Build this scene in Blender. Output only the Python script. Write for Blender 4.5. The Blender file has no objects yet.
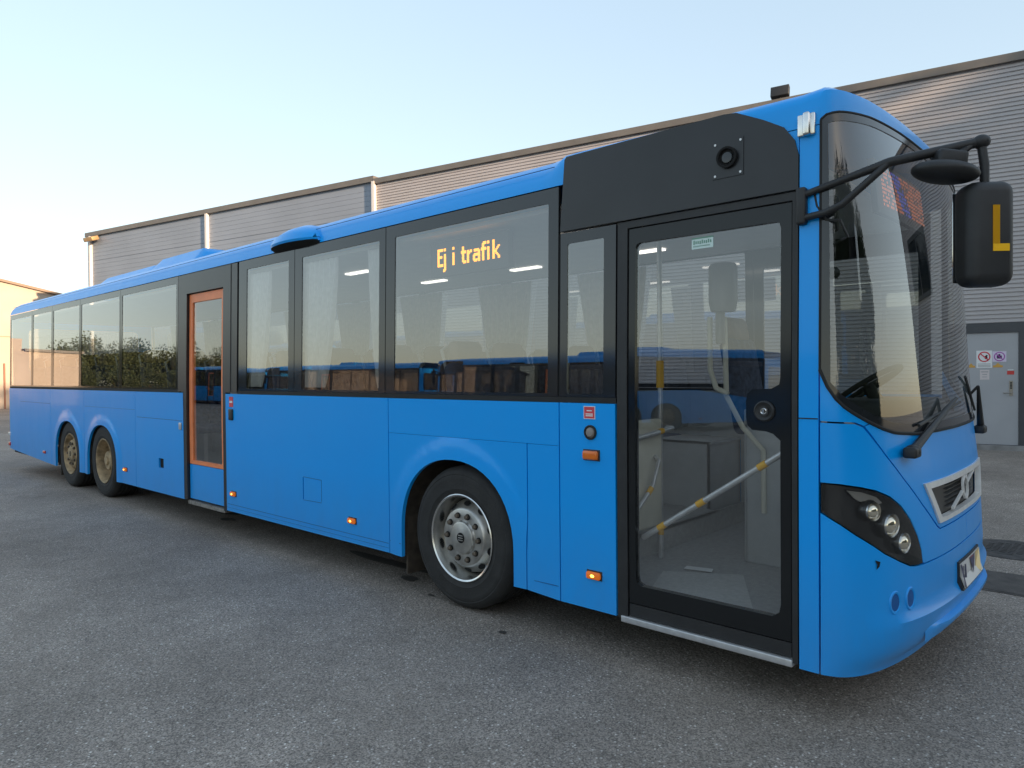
import bpy, bmesh, math, random
from mathutils import Vector, Matrix, geometry
random.seed(7)
SC = bpy.context.scene
COL = SC.collection
# ------------------------------------------------------------------ camera
cam_d = bpy.data.cameras.new('camera'); cam = bpy.data.objects.new('camera', cam_d); COL.objects.link(cam)
F = 710.0
cam_d.sensor_width = 36; cam_d.lens = 36 * F / 1024; cam_d.clip_start = .05; cam_d.clip_end = 3000
YAW = math.atan((512 + 266) / F); PIT = math.atan(10 / F); ROLL = .009
_v = Vector((-math.cos(YAW), math.sin(YAW), 0)); _r = Vector((math.sin(YAW), math.cos(YAW), 0)); _u = Vector((0, 0, 1))
v2 = _v * math.cos(PIT) - _u * math.sin(PIT); u2 = _u * math.cos(PIT) + _v * math.sin(PIT)
r3 = _r * math.cos(ROLL) - u2 * math.sin(ROLL); u3 = u2 * math.cos(ROLL) + _r * math.sin(ROLL)
mx = Matrix((r3, u3, -v2)).transposed().to_4x4(); mx.translation = Vector((0, 0, 1.6))
cam.matrix_world = mx
SC.camera = cam
# ------------------------------------------------------------------ light
SUN_EL = 9.0; SUN_AZ = -4.0            # degrees; azimuth counted from +x (the bus nose) towards +y
W = bpy.data.worlds.new('World'); SC.world = W; W.use_nodes = True
nt = W.node_tree; bg = nt.nodes['Background']
sky = nt.nodes.new('ShaderNodeTexSky'); sky.sky_type = 'NISHITA'; sky.sun_disc = False
sky.sun_elevation = math.radians(SUN_EL); sky.sun_rotation = math.radians(90 - SUN_AZ)
sky.air_density = 1.0; sky.dust_density = .9; sky.ozone_density = 1.6
gm = nt.nodes.new('ShaderNodeGamma'); gm.inputs['Gamma'].default_value = .42; nt.links.new(sky.outputs[0], gm.inputs['Color'])      # soft, even evening haze
hz = nt.nodes.new('ShaderNodeHueSaturation'); hz.inputs['Saturation'].default_value = 1.15      # pale, hazy evening sky
nt.links.new(gm.outputs[0], hz.inputs['Color']); nt.links.new(hz.outputs[0], bg.inputs[0]); bg.inputs[1].default_value = .15
sun_d = bpy.data.lights.new('sun', 'SUN'); sun = bpy.data.objects.new('sun', sun_d); COL.objects.link(sun)
sun_d.energy = 2.0; sun_d.angle = math.radians(.5); sun_d.color = (1.0, .72, .46)
_e, _a = math.radians(SUN_EL), math.radians(SUN_AZ)
sdir = Vector((math.cos(_e) * math.cos(_a), math.cos(_e) * math.sin(_a), math.sin(_e)))
sun.rotation_euler = sdir.to_track_quat('Z', 'Y').to_euler()
vs = SC.view_settings
vs.view_transform = 'Standard'; vs.look = 'None'; vs.gamma = 1; vs.exposure = 2.2; vs.use_curve_mapping = False
SC.render.engine = 'CYCLES'
SC.cycles.max_bounces = 8; SC.cycles.transparent_max_bounces = 24; SC.cycles.diffuse_bounces = 3; SC.cycles.glossy_bounces = 4
SC.cycles.sample_clamp_indirect = 6
# ------------------------------------------------------------------ materials
def new_mat(name):
    m = bpy.data.materials.new(name); m.use_nodes = True
    return m, m.node_tree, m.node_tree.nodes['Principled BSDF']
def pm(name, col, rough=.5, metal=0, spec=.5, noise=0, nscale=8, bump=0, bscale=60, coat=0):
    m, t, b = new_mat(name)
    b.inputs['Base Color'].default_value = (*col, 1); b.inputs['Roughness'].default_value = rough
    b.inputs['Metallic'].default_value = metal; b.inputs['Specular IOR Level'].default_value = spec
    b.inputs['Coat Weight'].default_value = coat; b.inputs['Coat Roughness'].default_value = .12
    if noise or bump:
        tc = t.nodes.new('ShaderNodeTexCoord')
    if noise:
        n = t.nodes.new('ShaderNodeTexNoise'); n.inputs['Scale'].default_value = nscale; n.inputs['Detail'].default_value = 6
        mr = t.nodes.new('ShaderNodeMapRange'); mr.inputs['From Min'].default_value = .3; mr.inputs['From Max'].default_value = .7
        mr.inputs['To Min'].default_value = 1 - noise; mr.inputs['To Max'].default_value = 1 + noise * .6
        mu = t.nodes.new('ShaderNodeVectorMath'); mu.operation = 'SCALE'; mu.inputs[0].default_value = col
        t.links.new(tc.outputs['Object'], n.inputs['Vector']); t.links.new(n.outputs[0], mr.inputs[0])
        t.links.new(mr.outputs[0], mu.inputs['Scale']); t.links.new(mu.outputs[0], b.inputs['Base Color'])
    if bump:
        n2 = t.nodes.new('ShaderNodeTexNoise'); n2.inputs['Scale'].default_value = bscale; n2.inputs['Detail'].default_value = 4
        bp = t.nodes.new('ShaderNodeBump'); bp.inputs['Strength'].default_value = bump; bp.inputs['Distance'].default_value = .01
        t.links.new(tc.outputs['Object'], n2.inputs['Vector']); t.links.new(n2.outputs[0], bp.inputs['Height'])
        t.links.new(bp.outputs[0], b.inputs['Normal'])
    return m
def emit(name, col, s):
    m, t, b = new_mat(name)
    b.inputs['Base Color'].default_value = (*[c * .5 for c in col], 1)
    b.inputs['Emission Color'].default_value = (*col, 1); b.inputs['Emission Strength'].default_value = s
    return m
def glass(name, tint, f0, rough=.0, gcol=(1, 1, 1)):
    m = bpy.data.materials.new(name); m.use_nodes = True; t = m.node_tree; t.nodes.clear()
    o = t.nodes.new('ShaderNodeOutputMaterial'); mix = t.nodes.new('ShaderNodeMixShader')
    tr = t.nodes.new('ShaderNodeBsdfTransparent'); tr.inputs[0].default_value = (*tint, 1)
    gl = t.nodes.new('ShaderNodeBsdfGlossy'); gl.inputs['Roughness'].default_value = rough; gl.inputs[0].default_value = (*gcol, 1)
    lw = t.nodes.new('ShaderNodeLayerWeight'); lw.inputs[0].default_value = .5
    pw = t.nodes.new('ShaderNodeMath'); pw.operation = 'POWER'; pw.inputs[1].default_value = 4.2
    mr = t.nodes.new('ShaderNodeMapRange'); mr.inputs['To Min'].default_value = f0; mr.inputs['To Max'].default_value = 1
    t.links.new(lw.outputs['Facing'], pw.inputs[0]); t.links.new(pw.outputs[0], mr.inputs[0]); t.links.new(mr.outputs[0], mix.inputs[0])
    t.links.new(tr.outputs[0], mix.inputs[1]); t.links.new(gl.outputs[0], mix.inputs[2]); t.links.new(mix.outputs[0], o.inputs[0])
    return m
def paint_mat():
    m, t, b = new_mat('blue_paint'); L = t.links.new; N = t.nodes.new
    tc = N('ShaderNodeTexCoord'); sx = N('ShaderNodeSeparateXYZ'); L(tc.outputs['Object'], sx.inputs[0])
    n = N('ShaderNodeTexNoise'); n.inputs['Scale'].default_value = 1.6; n.inputs['Detail'].default_value = 8; L(tc.outputs['Object'], n.inputs[0])
    # road film: irregular brown dust thrown up from the road
    h = N('ShaderNodeMapRange'); h.inputs['From Min'].default_value = .85; h.inputs['From Max'].default_value = .2
    h.inputs['To Min'].default_value = 0; h.inputs['To Max'].default_value = .35; L(sx.outputs[2], h.inputs[0])
    n3 = N('ShaderNodeTexNoise'); n3.inputs['Scale'].default_value = 5; n3.inputs['Detail'].default_value = 10; n3.inputs['Roughness'].default_value = .7
    mp = N('ShaderNodeMapping'); mp.inputs['Scale'].default_value = (1, 1, .35); L(tc.outputs['Object'], mp.inputs[0]); L(mp.outputs[0], n3.inputs[0])
    mu = N('ShaderNodeMath'); mu.operation = 'MULTIPLY'; L(h.outputs[0], mu.inputs[0]); L(n3.outputs[0], mu.inputs[1])
    c0 = N('ShaderNodeMix'); c0.data_type = 'RGBA'; c0.inputs[6].default_value = (.0, .335, .92, 1); c0.inputs[7].default_value = (.0, .37, .95, 1)
    L(n.outputs[0], c0.inputs[0])
    c1 = N('ShaderNodeMix'); c1.data_type = 'RGBA'; c1.inputs[7].default_value = (.16, .14, .11, 1)
    L(mu.outputs[0], c1.inputs[0]); L(c0.outputs[2], c1.inputs[6]); L(c1.outputs[2], b.inputs['Base Color'])
    rr = N('ShaderNodeMapRange'); rr.inputs['To Min'].default_value = .24; rr.inputs['To Max'].default_value = .42; b.inputs['Coat Weight'].default_value = .22; b.inputs['Coat Roughness'].default_value = .06; L(n3.outputs[0], rr.inputs[0]); L(rr.outputs[0], b.inputs['Roughness'])
    n4 = N('ShaderNodeTexNoise'); n4.inputs['Scale'].default_value = 1.3; n4.inputs['Detail'].default_value = 1; L(tc.outputs['Object'], n4.inputs[0])
    bp = N('ShaderNodeBump'); bp.inputs['Strength'].default_value = .10; bp.inputs['Distance'].default_value = .05; L(n4.outputs[0], bp.inputs['Height']); L(bp.outputs[0], b.inputs['Normal'])
    b.inputs['Specular IOR Level'].default_value = .34
    return m
def asphalt_mat():
    m, t, b = new_mat('asphalt'); L = t.links.new; N = t.nodes.new
    tc = N('ShaderNodeTexCoord')
    def vor(sc):
        q = N('ShaderNodeTexVoronoi'); q.inputs['Scale'].default_value = sc; L(tc.outputs['Object'], q.inputs[0]); return q
    def noi(sc, d=8, ro=.6):
        q = N('ShaderNodeTexNoise'); q.inputs['Scale'].default_value = sc; q.inputs['Detail'].default_value = d; q.inputs['Roughness'].default_value = ro; L(tc.outputs['Object'], q.inputs[0]); return q
    v1 = vor(62); v2_ = vor(150)
    s1 = N('ShaderNodeSeparateXYZ'); L(v1.outputs['Color'], s1.inputs[0])
    s2 = N('ShaderNodeSeparateXYZ'); L(v2_.outputs['Color'], s2.inputs[0])
    st = N('ShaderNodeMapRange'); st.inputs['From Min'].default_value = .76; st.inputs['From Max'].default_value = .97; L(s1.outputs[0], st.inputs[0])   # a minority of pale stones
    ds = N('ShaderNodeMapRange'); ds.inputs['From Min'].default_value = .42; ds.inputs['From Max'].default_value = .15; L(v1.outputs['Distance'], ds.inputs[0])
    pr = N('ShaderNodeMath'); pr.operation = 'MULTIPLY'; L(st.outputs[0], pr.inputs[0]); L(ds.outputs[0], pr.inputs[1])
    base = N('ShaderNodeMix'); base.data_type = 'RGBA'; base.inputs[6].default_value = (.125, .106, .090, 1); base.inputs[7].default_value = (.42, .36, .305, 1)
    L(s2.outputs[1], base.inputs[0])
    stone = N('ShaderNodeMix'); stone.data_type = 'RGBA'; stone.inputs[7].default_value = (.80, .75, .68, 1); L(pr.outputs[0], stone.inputs[0]); L(base.outputs[2], stone.inputs[6])
    big = noi(.35, 7, .62); mr = N('ShaderNodeMapRange'); mr.inputs['From Min'].default_value = .3; mr.inputs['From Max'].default_value = .7; mr.inputs['To Min'].default_value = .66; mr.inputs['To Max'].default_value = 1.30; L(big.outputs[0], mr.inputs[0])
    med = noi(3.0, 6, .65); mr2 = N('ShaderNodeMapRange'); mr2.inputs['From Min'].default_value = .3; mr2.inputs['From Max'].default_value = .7; mr2.inputs['To Min'].default_value = .85; mr2.inputs['To Max'].default_value = 1.12; L(med.outputs[0], mr2.inputs[0])
    mm = N('ShaderNodeMath'); mm.operation = 'MULTIPLY'; L(mr.outputs[0], mm.inputs[0]); L(mr2.outputs[0], mm.inputs[1])
    sc = N('ShaderNodeVectorMath'); sc.operation = 'SCALE'; L(stone.outputs[2], sc.inputs[0]); L(mm.outputs[0], sc.inputs['Scale'])
    dn = noi(.8, 9, .7); dm = N('ShaderNodeMapRange'); dm.inputs['From Min'].default_value = .48; dm.inputs['From Max'].default_value = .75; dm.inputs['To Max'].default_value = .45; L(dn.outputs[0], dm.inputs[0])
    dirt = N('ShaderNodeMix'); dirt.data_type = 'RGBA'; dirt.inputs[7].default_value = (.20, .165, .13, 1); L(dm.outputs[0], dirt.inputs[0]); L(sc.outputs[0], dirt.inputs[6])   # sandy film left on the asphalt
    L(dirt.outputs[2], b.inputs['Base Color'])
    b.inputs['Roughness'].default_value = .72; b.inputs['Specular IOR Level'].default_value = .4
    bp = N('ShaderNodeBump'); bp.inputs['Strength'].default_value = .6; bp.inputs['Distance'].default_value = .006
    inv = N('ShaderNodeMath'); inv.operation = 'SUBTRACT'; inv.inputs[0].default_value = 1; L(v1.outputs['Distance'], inv.inputs[1])
    L(inv.outputs[0], bp.inputs['Height']); L(bp.outputs[0], b.inputs['Normal'])
    return m
def tar_mat():
    return pm('tar_seal', (.028, .026, .025), .6, noise=.5, nscale=6, bump=.5, bscale=90)
PAINT = paint_mat(); ASPH = asphalt_mat(); TAR = tar_mat(); STAIN = pm('asphalt_stain', (.075, .066, .058), .6, noise=.4, nscale=9, bump=.4, bscale=90)
BLACK = pm('black_frit', (.020, .022, .025), .09, spec=.65)
DOORB = pm('door_black', (.012, .013, .014), .12, spec=.40)
FILM = pm('dark_panel', (.020, .021, .024), .32, noise=.2, nscale=3)
RUBBER = pm('rubber', (.016, .016, .016), .75, noise=.25, nscale=14)
TYRE = pm('tyre_rubber', (.026, .025, .024), .8, noise=.3, nscale=9, bump=.3, bscale=60)
TRIMB = pm('black_plastic', (.022, .022, .023), .5, noise=.2, nscale=10, bump=.15, bscale=400)
GLASS = glass('tinted_glass', (.62, .64, .64), .19)
DGLASS = glass('door_glass', (.90, .91, .91), .13)
WGLASS = glass('windscreen_glass', (.62, .65, .63), .10)
LENSG = glass('clear_cover', (.95, .95, .95), .05)
SATIN = pm('satin_chrome', (.80, .78, .75), .30, .12, noise=.1, nscale=20)
CHROME = pm('chrome', (.72, .71, .69), .22, 1, noise=.12, nscale=20)
STEEL = pm('wheel_steel', (.52, .50, .46), .38, .85, noise=.35, nscale=10)
RUSTY = pm('dirty_wheel', (.42, .31, .18), .7, .25, noise=.6, nscale=9, bump=.4, bscale=40)
DARKHOLE = pm('hole_dark', (.006, .006, .006), .9)
ALU = pm('aluminium', (.62, .62, .62), .35, .6, noise=.15, nscale=20)
ORANGEF = pm('orange_frame', (.95, .27, .10), .45, noise=.1)
AMBER = pm('amber_lens', (.80, .17, .012), .18, coat=.6)
AMBERLIT = emit('amber_lit', (.95, .20, .012), .08)
AMBERGLOW = emit('amber_bulb', (1.0, .50, .07), 1.2)
REDL = pm('red_lens', (.6, .05, .03), .2, coat=.5)
WHITEL = pm('white_lens', (.8, .78, .74), .2, coat=.5)
YELLOW = pm('yellow_plastic', (.80, .42, .01), .45)
LTAPE = pm('yellow_tape', (1.0, .52, .0), .5)
FLOORM = pm('bus_floor', (.38, .38, .37), .7, noise=.12, nscale=30)
MATM = pm('door_mat', (.52, .52, .50), .8, noise=.12, nscale=40)
LINING = pm('lining', (.5, .5, .48), .55, noise=.08)
CEIL = pm('ceiling_white', (.62, .62, .60), .5, noise=.05)
CREAMP = pm('cream_panel', (.66, .63, .52), .45, noise=.06)
GREYP = pm('grey_panel', (.42, .43, .43), .45, noise=.08)
SEATM = pm('seat_fabric', (.06, .075, .12), .9, noise=.5, nscale=26)
SEATB = pm('seat_leather', (.17, .105, .065), .55, noise=.3, nscale=8)
CURT = pm('curtain', (.78, .76, .72), .85, noise=.1, nscale=20)
PAPER = pm('white_paper', (.80, .80, .78), .6)
REDST = pm('red_sticker', (.70, .06, .08), .45)
LED = emit('led_amber', (1.0, .34, .008), .85)
BOARD = pm('display_board', (.05, .05, .052), .6)
DISPO = emit('led_orange', (1.0, .22, .05), .16); DISPB = emit('led_blue', (.10, .12, .9), .14)
GREENST = pm('green_sticker', (.45, .72, .60), .5); GREYTXT = pm('sticker_ink', (.16, .32, .24), .6)
PLATEW = pm('plate_white', (.75, .73, .70), .3); NAVY = pm('plate_navy', (.03, .03, .10), .3); PLR = pm('plate_red', (.45, .06, .06), .3); PLY = pm('plate_yellow', (.75, .55, .25), .3)
LAMPBULB = pm('lamp_reflector', (.86, .78, .62), .08, .9)
CONC = pm('concrete', (.28, .27, .26), .85, noise=.3, nscale=4)

# ------------------------------------------------------------------ mesh helpers
class MB:
    def __init__(s): s.v = []; s.f = []; s.mi = []
    def add(s, vs_, fs, mi=0):
        o = len(s.v); s.v += [Vector(p) for p in vs_]
        for f in fs: s.f.append([i + o for i in f]); s.mi.append(mi)
    def box(s, a, b, mi=0, M=None):
        x0, y0, z0 = a; x1, y1, z1 = b
        p = [Vector(q) for q in ((x0, y0, z0), (x1, y0, z0), (x1, y1, z0), (x0, y1, z0), (x0, y0, z1), (x1, y0, z1), (x1, y1, z1), (x0, y1, z1))]
        if M: p = [M @ q for q in p]
        s.add(p, [(0, 3, 2, 1), (4, 5, 6, 7), (0, 1, 5, 4), (1, 2, 6, 5), (2, 3, 7, 6), (3, 0, 4, 7)], mi)
    def tube(s, pts, r, n=10, mi=0, cap=True):
        pts = [Vector(p) for p in pts]; rs = r if isinstance(r, (list, tuple)) else [r] * len(pts)
        vs_ = []; ref = None
        for i, p in enumerate(pts):
            d = (pts[min(i + 1, len(pts) - 1)] - pts[max(i - 1, 0)]).normalized()
            if ref is None: ref = d.orthogonal().normalized()
            ref = (ref - d * ref.dot(d)).normalized(); w = d.cross(ref)
            for k in range(n):
                a = 2 * math.pi * k / n; vs_.append(p + (ref * math.cos(a) + w * math.sin(a)) * rs[i])
        fs = []
        for i in range(len(pts) - 1):
            for k in range(n):
                fs.append((i * n + k, i * n + (k + 1) % n, (i + 1) * n + (k + 1) % n, (i + 1) * n + k))
        if cap: fs += [tuple(range(n))[::-1], tuple((len(pts) - 1) * n + k for k in range(n))]
        s.add(vs_, fs, mi)
    def lathe(s, prof, origin, axis, n=48, mi=0):
        # prof: (radius, distance along axis)
        ax = Vector(axis).normalized(); e1 = ax.orthogonal().normalized(); e2 = ax.cross(e1); o = Vector(origin)
        vs_ = []; 
        for rr, h in prof:
            for k in range(n):
                a = 2 * math.pi * k / n; vs_.append(o + ax * h + (e1 * math.cos(a) + e2 * math.sin(a)) * rr)
        fs = []
        for i in range(len(prof) - 1):
            for k in range(n): fs.append((i * n + k, i * n + (k + 1) % n, (i + 1) * n + (k + 1) % n, (i + 1) * n + k))
        s.add(vs_, fs, mi)
    def disc(s, c, nrm, r, h=.004, n=20, mi=0, ry=None, up=(0, 0, 1)):
        nrm = Vector(nrm).normalized(); up = Vector(up); up = (up - nrm * up.dot(nrm)).normalized(); sd = up.cross(nrm); c = Vector(c); ry = ry or r
        ring = [sd * math.cos(2 * math.pi * k / n) * r + up * math.sin(2 * math.pi * k / n) * ry for k in range(n)]
        s.add([c + q for q in ring] + [c + q + nrm * h for q in ring],
              [tuple(range(n))[::-1], tuple(range(n, 2 * n))] + [(k, (k + 1) % n, n + (k + 1) % n, n + k) for k in range(n)], mi)
    def rbox(s, a, b, bev=.02, mi=0, seg=3, M=None):
        bm = bmesh.new(); bmesh.ops.create_cube(bm, size=1)
        a = Vector(a); b = Vector(b); c = (a + b) / 2; d = b - a
        for q in bm.verts: q.co = Vector((q.co.x * d.x, q.co.y * d.y, q.co.z * d.z)) + c
        bmesh.ops.bevel(bm, geom=bm.edges[:], offset=min(bev, min(d) * .49), segments=seg, profile=.5, affect='EDGES')
        bm.verts.index_update()
        vs_ = [q.co.copy() for q in bm.verts]
        if M: vs_ = [M @ q for q in vs_]
        s.add(vs_, [[q.index for q in f.verts] for f in bm.faces], mi); bm.free()
    def ball(s, c, rad, n=14, mi=0, M=None):
        rad = (rad,) * 3 if isinstance(rad, (int, float)) else rad; c = Vector(c); vs_ = []; fs = []
        for i in range(n + 1):
            th = math.pi * i / n
            for k in range(2 * n):
                ph = math.pi * k / n; q = Vector((math.sin(th) * math.cos(ph) * rad[0], math.sin(th) * math.sin(ph) * rad[1], math.cos(th) * rad[2]))
                vs_.append(c + (M @ q if M else q))
        for i in range(n):
            for k in range(2 * n): fs.append((i * 2 * n + k, (i + 1) * 2 * n + k, (i + 1) * 2 * n + (k + 1) % (2 * n), i * 2 * n + (k + 1) % (2 * n)))
        s.add(vs_, fs, mi)
    def build(s, name, mats, parent=None, origin=None, smooth=38, recalc=True):
        o0 = origin if origin is not None else (ORI.get(parent.name, Vector((0, 0, 0))) if parent else Vector((0, 0, 0)))
        o0 = Vector(o0)
        me = bpy.data.meshes.new(name); me.from_pydata([p - o0 for p in s.v], [], s.f)
        mats = mats if isinstance(mats, (list, tuple)) else [mats]
        for m in mats: me.materials.append(m)
        me.polygons.foreach_set('material_index', s.mi)
        bm = bmesh.new(); bm.from_mesh(me); bmesh.ops.remove_doubles(bm, verts=bm.verts, dist=1e-5)
        if recalc: bmesh.ops.recalc_face_normals(bm, faces=bm.faces)
        bm.to_mesh(me); bm.free()
        if smooth:
            me.polygons.foreach_set('use_smooth', [True] * len(me.polygons)); me.set_sharp_from_angle(angle=math.radians(smooth))
        ob = bpy.data.objects.new(name, me); COL.objects.link(ob)
        if parent: ob.parent = parent; ORI[ob.name] = o0
        else: ob.location = o0; ORI[ob.name] = o0
        return ob
ORI = {}
def empty(name, loc, label, cat, group=None):
    e = bpy.data.objects.new(name, None); COL.objects.link(e); e.location = loc; ORI[e.name] = Vector(loc); e.empty_display_size = .3
    return tag(e, label, cat, group)
def tag(o, label, cat, group=None):
    o['label'] = label; o['category'] = cat
    if group: o['group'] = group
    return o
def struct(o, kind='structure'):
    o['kind'] = kind; return o
def rrect(x0, z0, x1, z1, r, n=6):
    out = []
    for cx, cz, a0 in ((x1 - r, z1 - r, 0), (x0 + r, z1 - r, 90), (x0 + r, z0 + r, 180), (x1 - r, z0 + r, 270)):
        for k in range(n + 1):
            a = math.radians(a0 + 90 * k / n); out.append((cx + r * math.cos(a), cz + r * math.sin(a)))
    return out
def rect(x0, z0, x1, z1): return [(x1, z1), (x0, z1), (x0, z0), (x1, z0)]
def inside(p, poly):
    x, y = p; c = False; j = len(poly) - 1
    for i in range(len(poly)):
        xi, yi = poly[i]; xj, yj = poly[j]
        if (yi > y) != (yj > y) and x < (xj - xi) * (y - yi) / (yj - yi) + xi: c = not c
        j = i
    return c
def densify(poly, step):
    out = []
    for i, p in enumerate(poly):
        q = poly[(i + 1) % len(poly)]; n = max(1, int(math.ceil(math.hypot(q[0] - p[0], q[1] - p[1]) / step)))
        for k in range(n): out.append((p[0] + (q[0] - p[0]) * k / n, p[1] + (q[1] - p[1]) * k / n))
    return out
def segd(p, poly):
    best = 9
    for i in range(len(poly)):
        a = poly[i - 1]; b = poly[i]; dx, dy = b[0] - a[0], b[1] - a[1]; L2 = dx * dx + dy * dy
        t = 0 if L2 == 0 else max(0, min(1, ((p[0] - a[0]) * dx + (p[1] - a[1]) * dy) / L2))
        d = math.hypot(p[0] - a[0] - t * dx, p[1] - a[1] - t * dy); best = min(best, d)
    return best
def patch(mb, outline, fn, holes=(), step=.25, th=.02, mi=0, d0=0.0, grid=True):
    """A panel with real openings: the outline and its holes are triangulated in the panel's own (a, b) sheet and bent by fn(a, b, depth)."""
    loops = [densify(outline, step)] + [densify(h, step) for h in holes]
    pts = []; edges = []
    for L in loops:
        o = len(pts); n = len(L); pts += L; edges += [(o + i, o + (i + 1) % n) for i in range(n)]
    nb = len(pts)
    if grid:
        xs = [p[0] for p in loops[0]]; zs = [p[1] for p in loops[0]]
        nx = int((max(xs) - min(xs)) / step) + 1; nz = int((max(zs) - min(zs)) / step) + 1
        for i in range(1, nx + 1):
            for j in range(1, nz + 1):
                p = (min(xs) + (max(xs) - min(xs)) * i / (nx + 1), min(zs) + (max(zs) - min(zs)) * j / (nz + 1))
                if inside(p, loops[0]) and not any(inside(p, h) for h in loops[1:]) and min(segd(p, L) for L in loops) > step * .35: pts.append(p)
    rv, re_, rf, ov, oe, of = geometry.delaunay_2d_cdt([Vector(p) for p in pts], edges, [], 0, 1e-6)
    rv = [(p.x, p.y) for p in rv]
    tris = []
    for f in rf:
        c = (sum(rv[i][0] for i in f) / len(f), sum(rv[i][1] for i in f) / len(f))
        if inside(c, loops[0]) and not any(inside(c, h) for h in loops[1:]): tris.append(tuple(f))
    front = [fn(a, b, d0) for a, b in rv]
    if not th:
        mb.add(front, tris, mi); return
    back = [fn(a, b, d0 + th) for a, b in rv]; n = len(rv)
    cnt = {}
    for f in tris:
        for i in range(len(f)):
            e = (f[i], f[(i + 1) % len(f)]); cnt[tuple(sorted(e))] = cnt.get(tuple(sorted(e)), []) + [e]
    fs = list(tris) + [tuple(i + n for i in f[::-1]) for f in tris]
    for k, es in cnt.items():
        if len(es) == 1: a, b = es[0]; fs.append((b, a, a + n, b + n))
    mb.add(front + back, fs, mi)
def part(name, mat, parent, outline, fn, holes=(), **k):
    mb = MB(); sm = k.pop('smooth', 38); patch(mb, outline, fn, holes, **k); return mb.build(name, mat, parent, smooth=sm)

# ------------------------------------------------------------------ setting: ground
g = MB(); g.add([(-400, -400, 0), (400, -400, 0), (400, 400, 0), (-400, 400, 0)], [(0, 1, 2, 3)])
struct(g.build('ground', ASPH, smooth=0))
def blob(mb, cx, cy, rx, ry, z, seed, n=40, jag=.12):
    rnd = random.Random(seed); ph = [rnd.uniform(0, 6.28) for _ in range(5)]
    ring = []
    for k in range(n):
        a = 2 * math.pi * k / n; q = 1 + jag * sum(math.sin((j + 2) * a + ph[j]) / (j + 1) for j in range(5))
        ring.append((cx + rx * q * math.cos(a), cy + ry * q * math.sin(a), z))
    mb.add(ring, [tuple(range(n))])
m = MB(); blob(m, .3, 6.35, 2.6, .36, .004, 11, 60, .10); blob(m, -.1, 6.2, 1.2, .12, .006, 12, 60, .14)
struct(m.build('asphalt_patch', STAIN, smooth=0))
m = MB()
for args in ((-8.1, 3.9, .22, .10, 1), (-7.7, 3.7, .12, .06, 2), (-4.9, 3.75, .5, .07, 4), (-4.35, 3.55, .10, .05, 5), (-3.0, 3.18, .03, .018, 6), (-3.9, 3.38, .03, .02, 7)):
    blob(m, args[0], args[1], args[2], args[3], .004, args[4])
struct(m.build('oil_stains', STAIN, smooth=0))
mh = MB(); mh.lathe([(0.0, .012), (.29, .012), (.30, .006), (.305, .012), (.36, .014), (.40, .004)], (-.95, 7.62, 0), (0, 0, 1), 48)
for i in range(-4, 5):
    for j in range(-4, 5):
        if i * i + j * j < 17: mh.box((-.95 + i * .06 - .02, 7.62 + j * .06 - .02, .011), (-.95 + i * .06 + .02, 7.62 + j * .06 + .02, .016))
tag(mh.build('manhole_cover', pm('cast_iron', (.075, .07, .066), .6, .3, noise=.4, nscale=10), origin=(-.95, 7.62, 0)), 'round cast iron manhole cover set in the asphalt before the grey steel door', 'manhole cover')

# ------------------------------------------------------------------ warehouse with the grey door
P0 = Vector((-2.06, 17.09, 0)); WD = Vector((-.98023, -.19816, 0)); WN = Vector((.19816, -.98023, 0))
def Wp(s, out, z): return P0 + WD * s + WN * out + Vector((0, 0, z))
def wbox(mb, s0, s1, o0, o1, z0, z1, mi=0):
    p = [Wp(s, o, z) for z in (z0, z1) for s, o in ((s0, o0), (s1, o0), (s1, o1), (s0, o1))]
    mb.add(p, [(0, 3, 2, 1), (4, 5, 6, 7), (0, 1, 5, 4), (1, 2, 6, 5), (2, 3, 7, 6), (3, 0, 4, 7)], mi)
CORR = pm('corrugated_steel', (.46, .43, .43), .45, .1, noise=.08, nscale=.7)
SMOOTHP = pm('smooth_cladding', (.25, .285, .345), .5, noise=.10, nscale=.5)
ROOFT = pm('roof_trim', (.16, .145, .13), .5, noise=.15, nscale=2)
WHITEP = pm('white_pipe', (.70, .66, .63), .5)
DOORM = pm('door_grey', (.40, .40, .41), .45, noise=.06, nscale=2)
DARKF = pm('door_frame_dark', (.060, .062, .068), .5, noise=.1)
wh = empty('warehouse', P0, 'long grey metal clad warehouse with corrugated right half and smooth left half behind the bus', 'warehouse')
HT = 7.78
m = MB()
PITCH = .085; z = .30; prof = []
while z < HT - .14:
    prof += [(.0, z), (.0, z + .022), (.026, z + .032), (.026, z + .078)]; z += PITCH
prof += [(.0, z)]
S0, S1 = 16.62, -7.8
for a, b in zip(prof[:-1], prof[1:]):
    m.add([Wp(S0, a[0], a[1]), Wp(S1, a[0], a[1]), Wp(S1, b[0], b[1]), Wp(S0, b[0], b[1])], [(0, 1, 2, 3)])
m.build('corrugated_cladding', CORR, wh, smooth=0)
m = MB(); n_ = 0
z = .3
while z < HT - .2:
    z1 = min(z + 1.06, HT - .15)
    for s0, s1 in ((16.66, 24.9), (24.96, 33.16)):
        for k in range(6): wbox(m, s0, s1, .0, .02, z + .004 + (z1 - z) / 6 * k, z + (z1 - z) / 6 * (k + 1) - (.014 if k == 5 else .002))
    z = z1
m.build('smooth_cladding', SMOOTHP, wh, smooth=0)
m = MB(); wbox(m, -7.8, 33.13, -14, -.001, 0, HT - .05); wbox(m, -7.8, 33.16, -.0005, .015, 0, .30, 1)
m.build('core_wall', [SMOOTHP, CONC], wh, smooth=0)
m = MB(); wbox(m, 16.64, 33.24, -14.1, .10, HT - .06, HT + .12); wbox(m, -7.9, 16.64, -14.1, .11, HT - .14, HT + .02)
m.build('roof_trim', ROOFT, wh, smooth=0)
m = MB(); m.box((0, 0, 0), (0, 0, 0))
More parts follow.
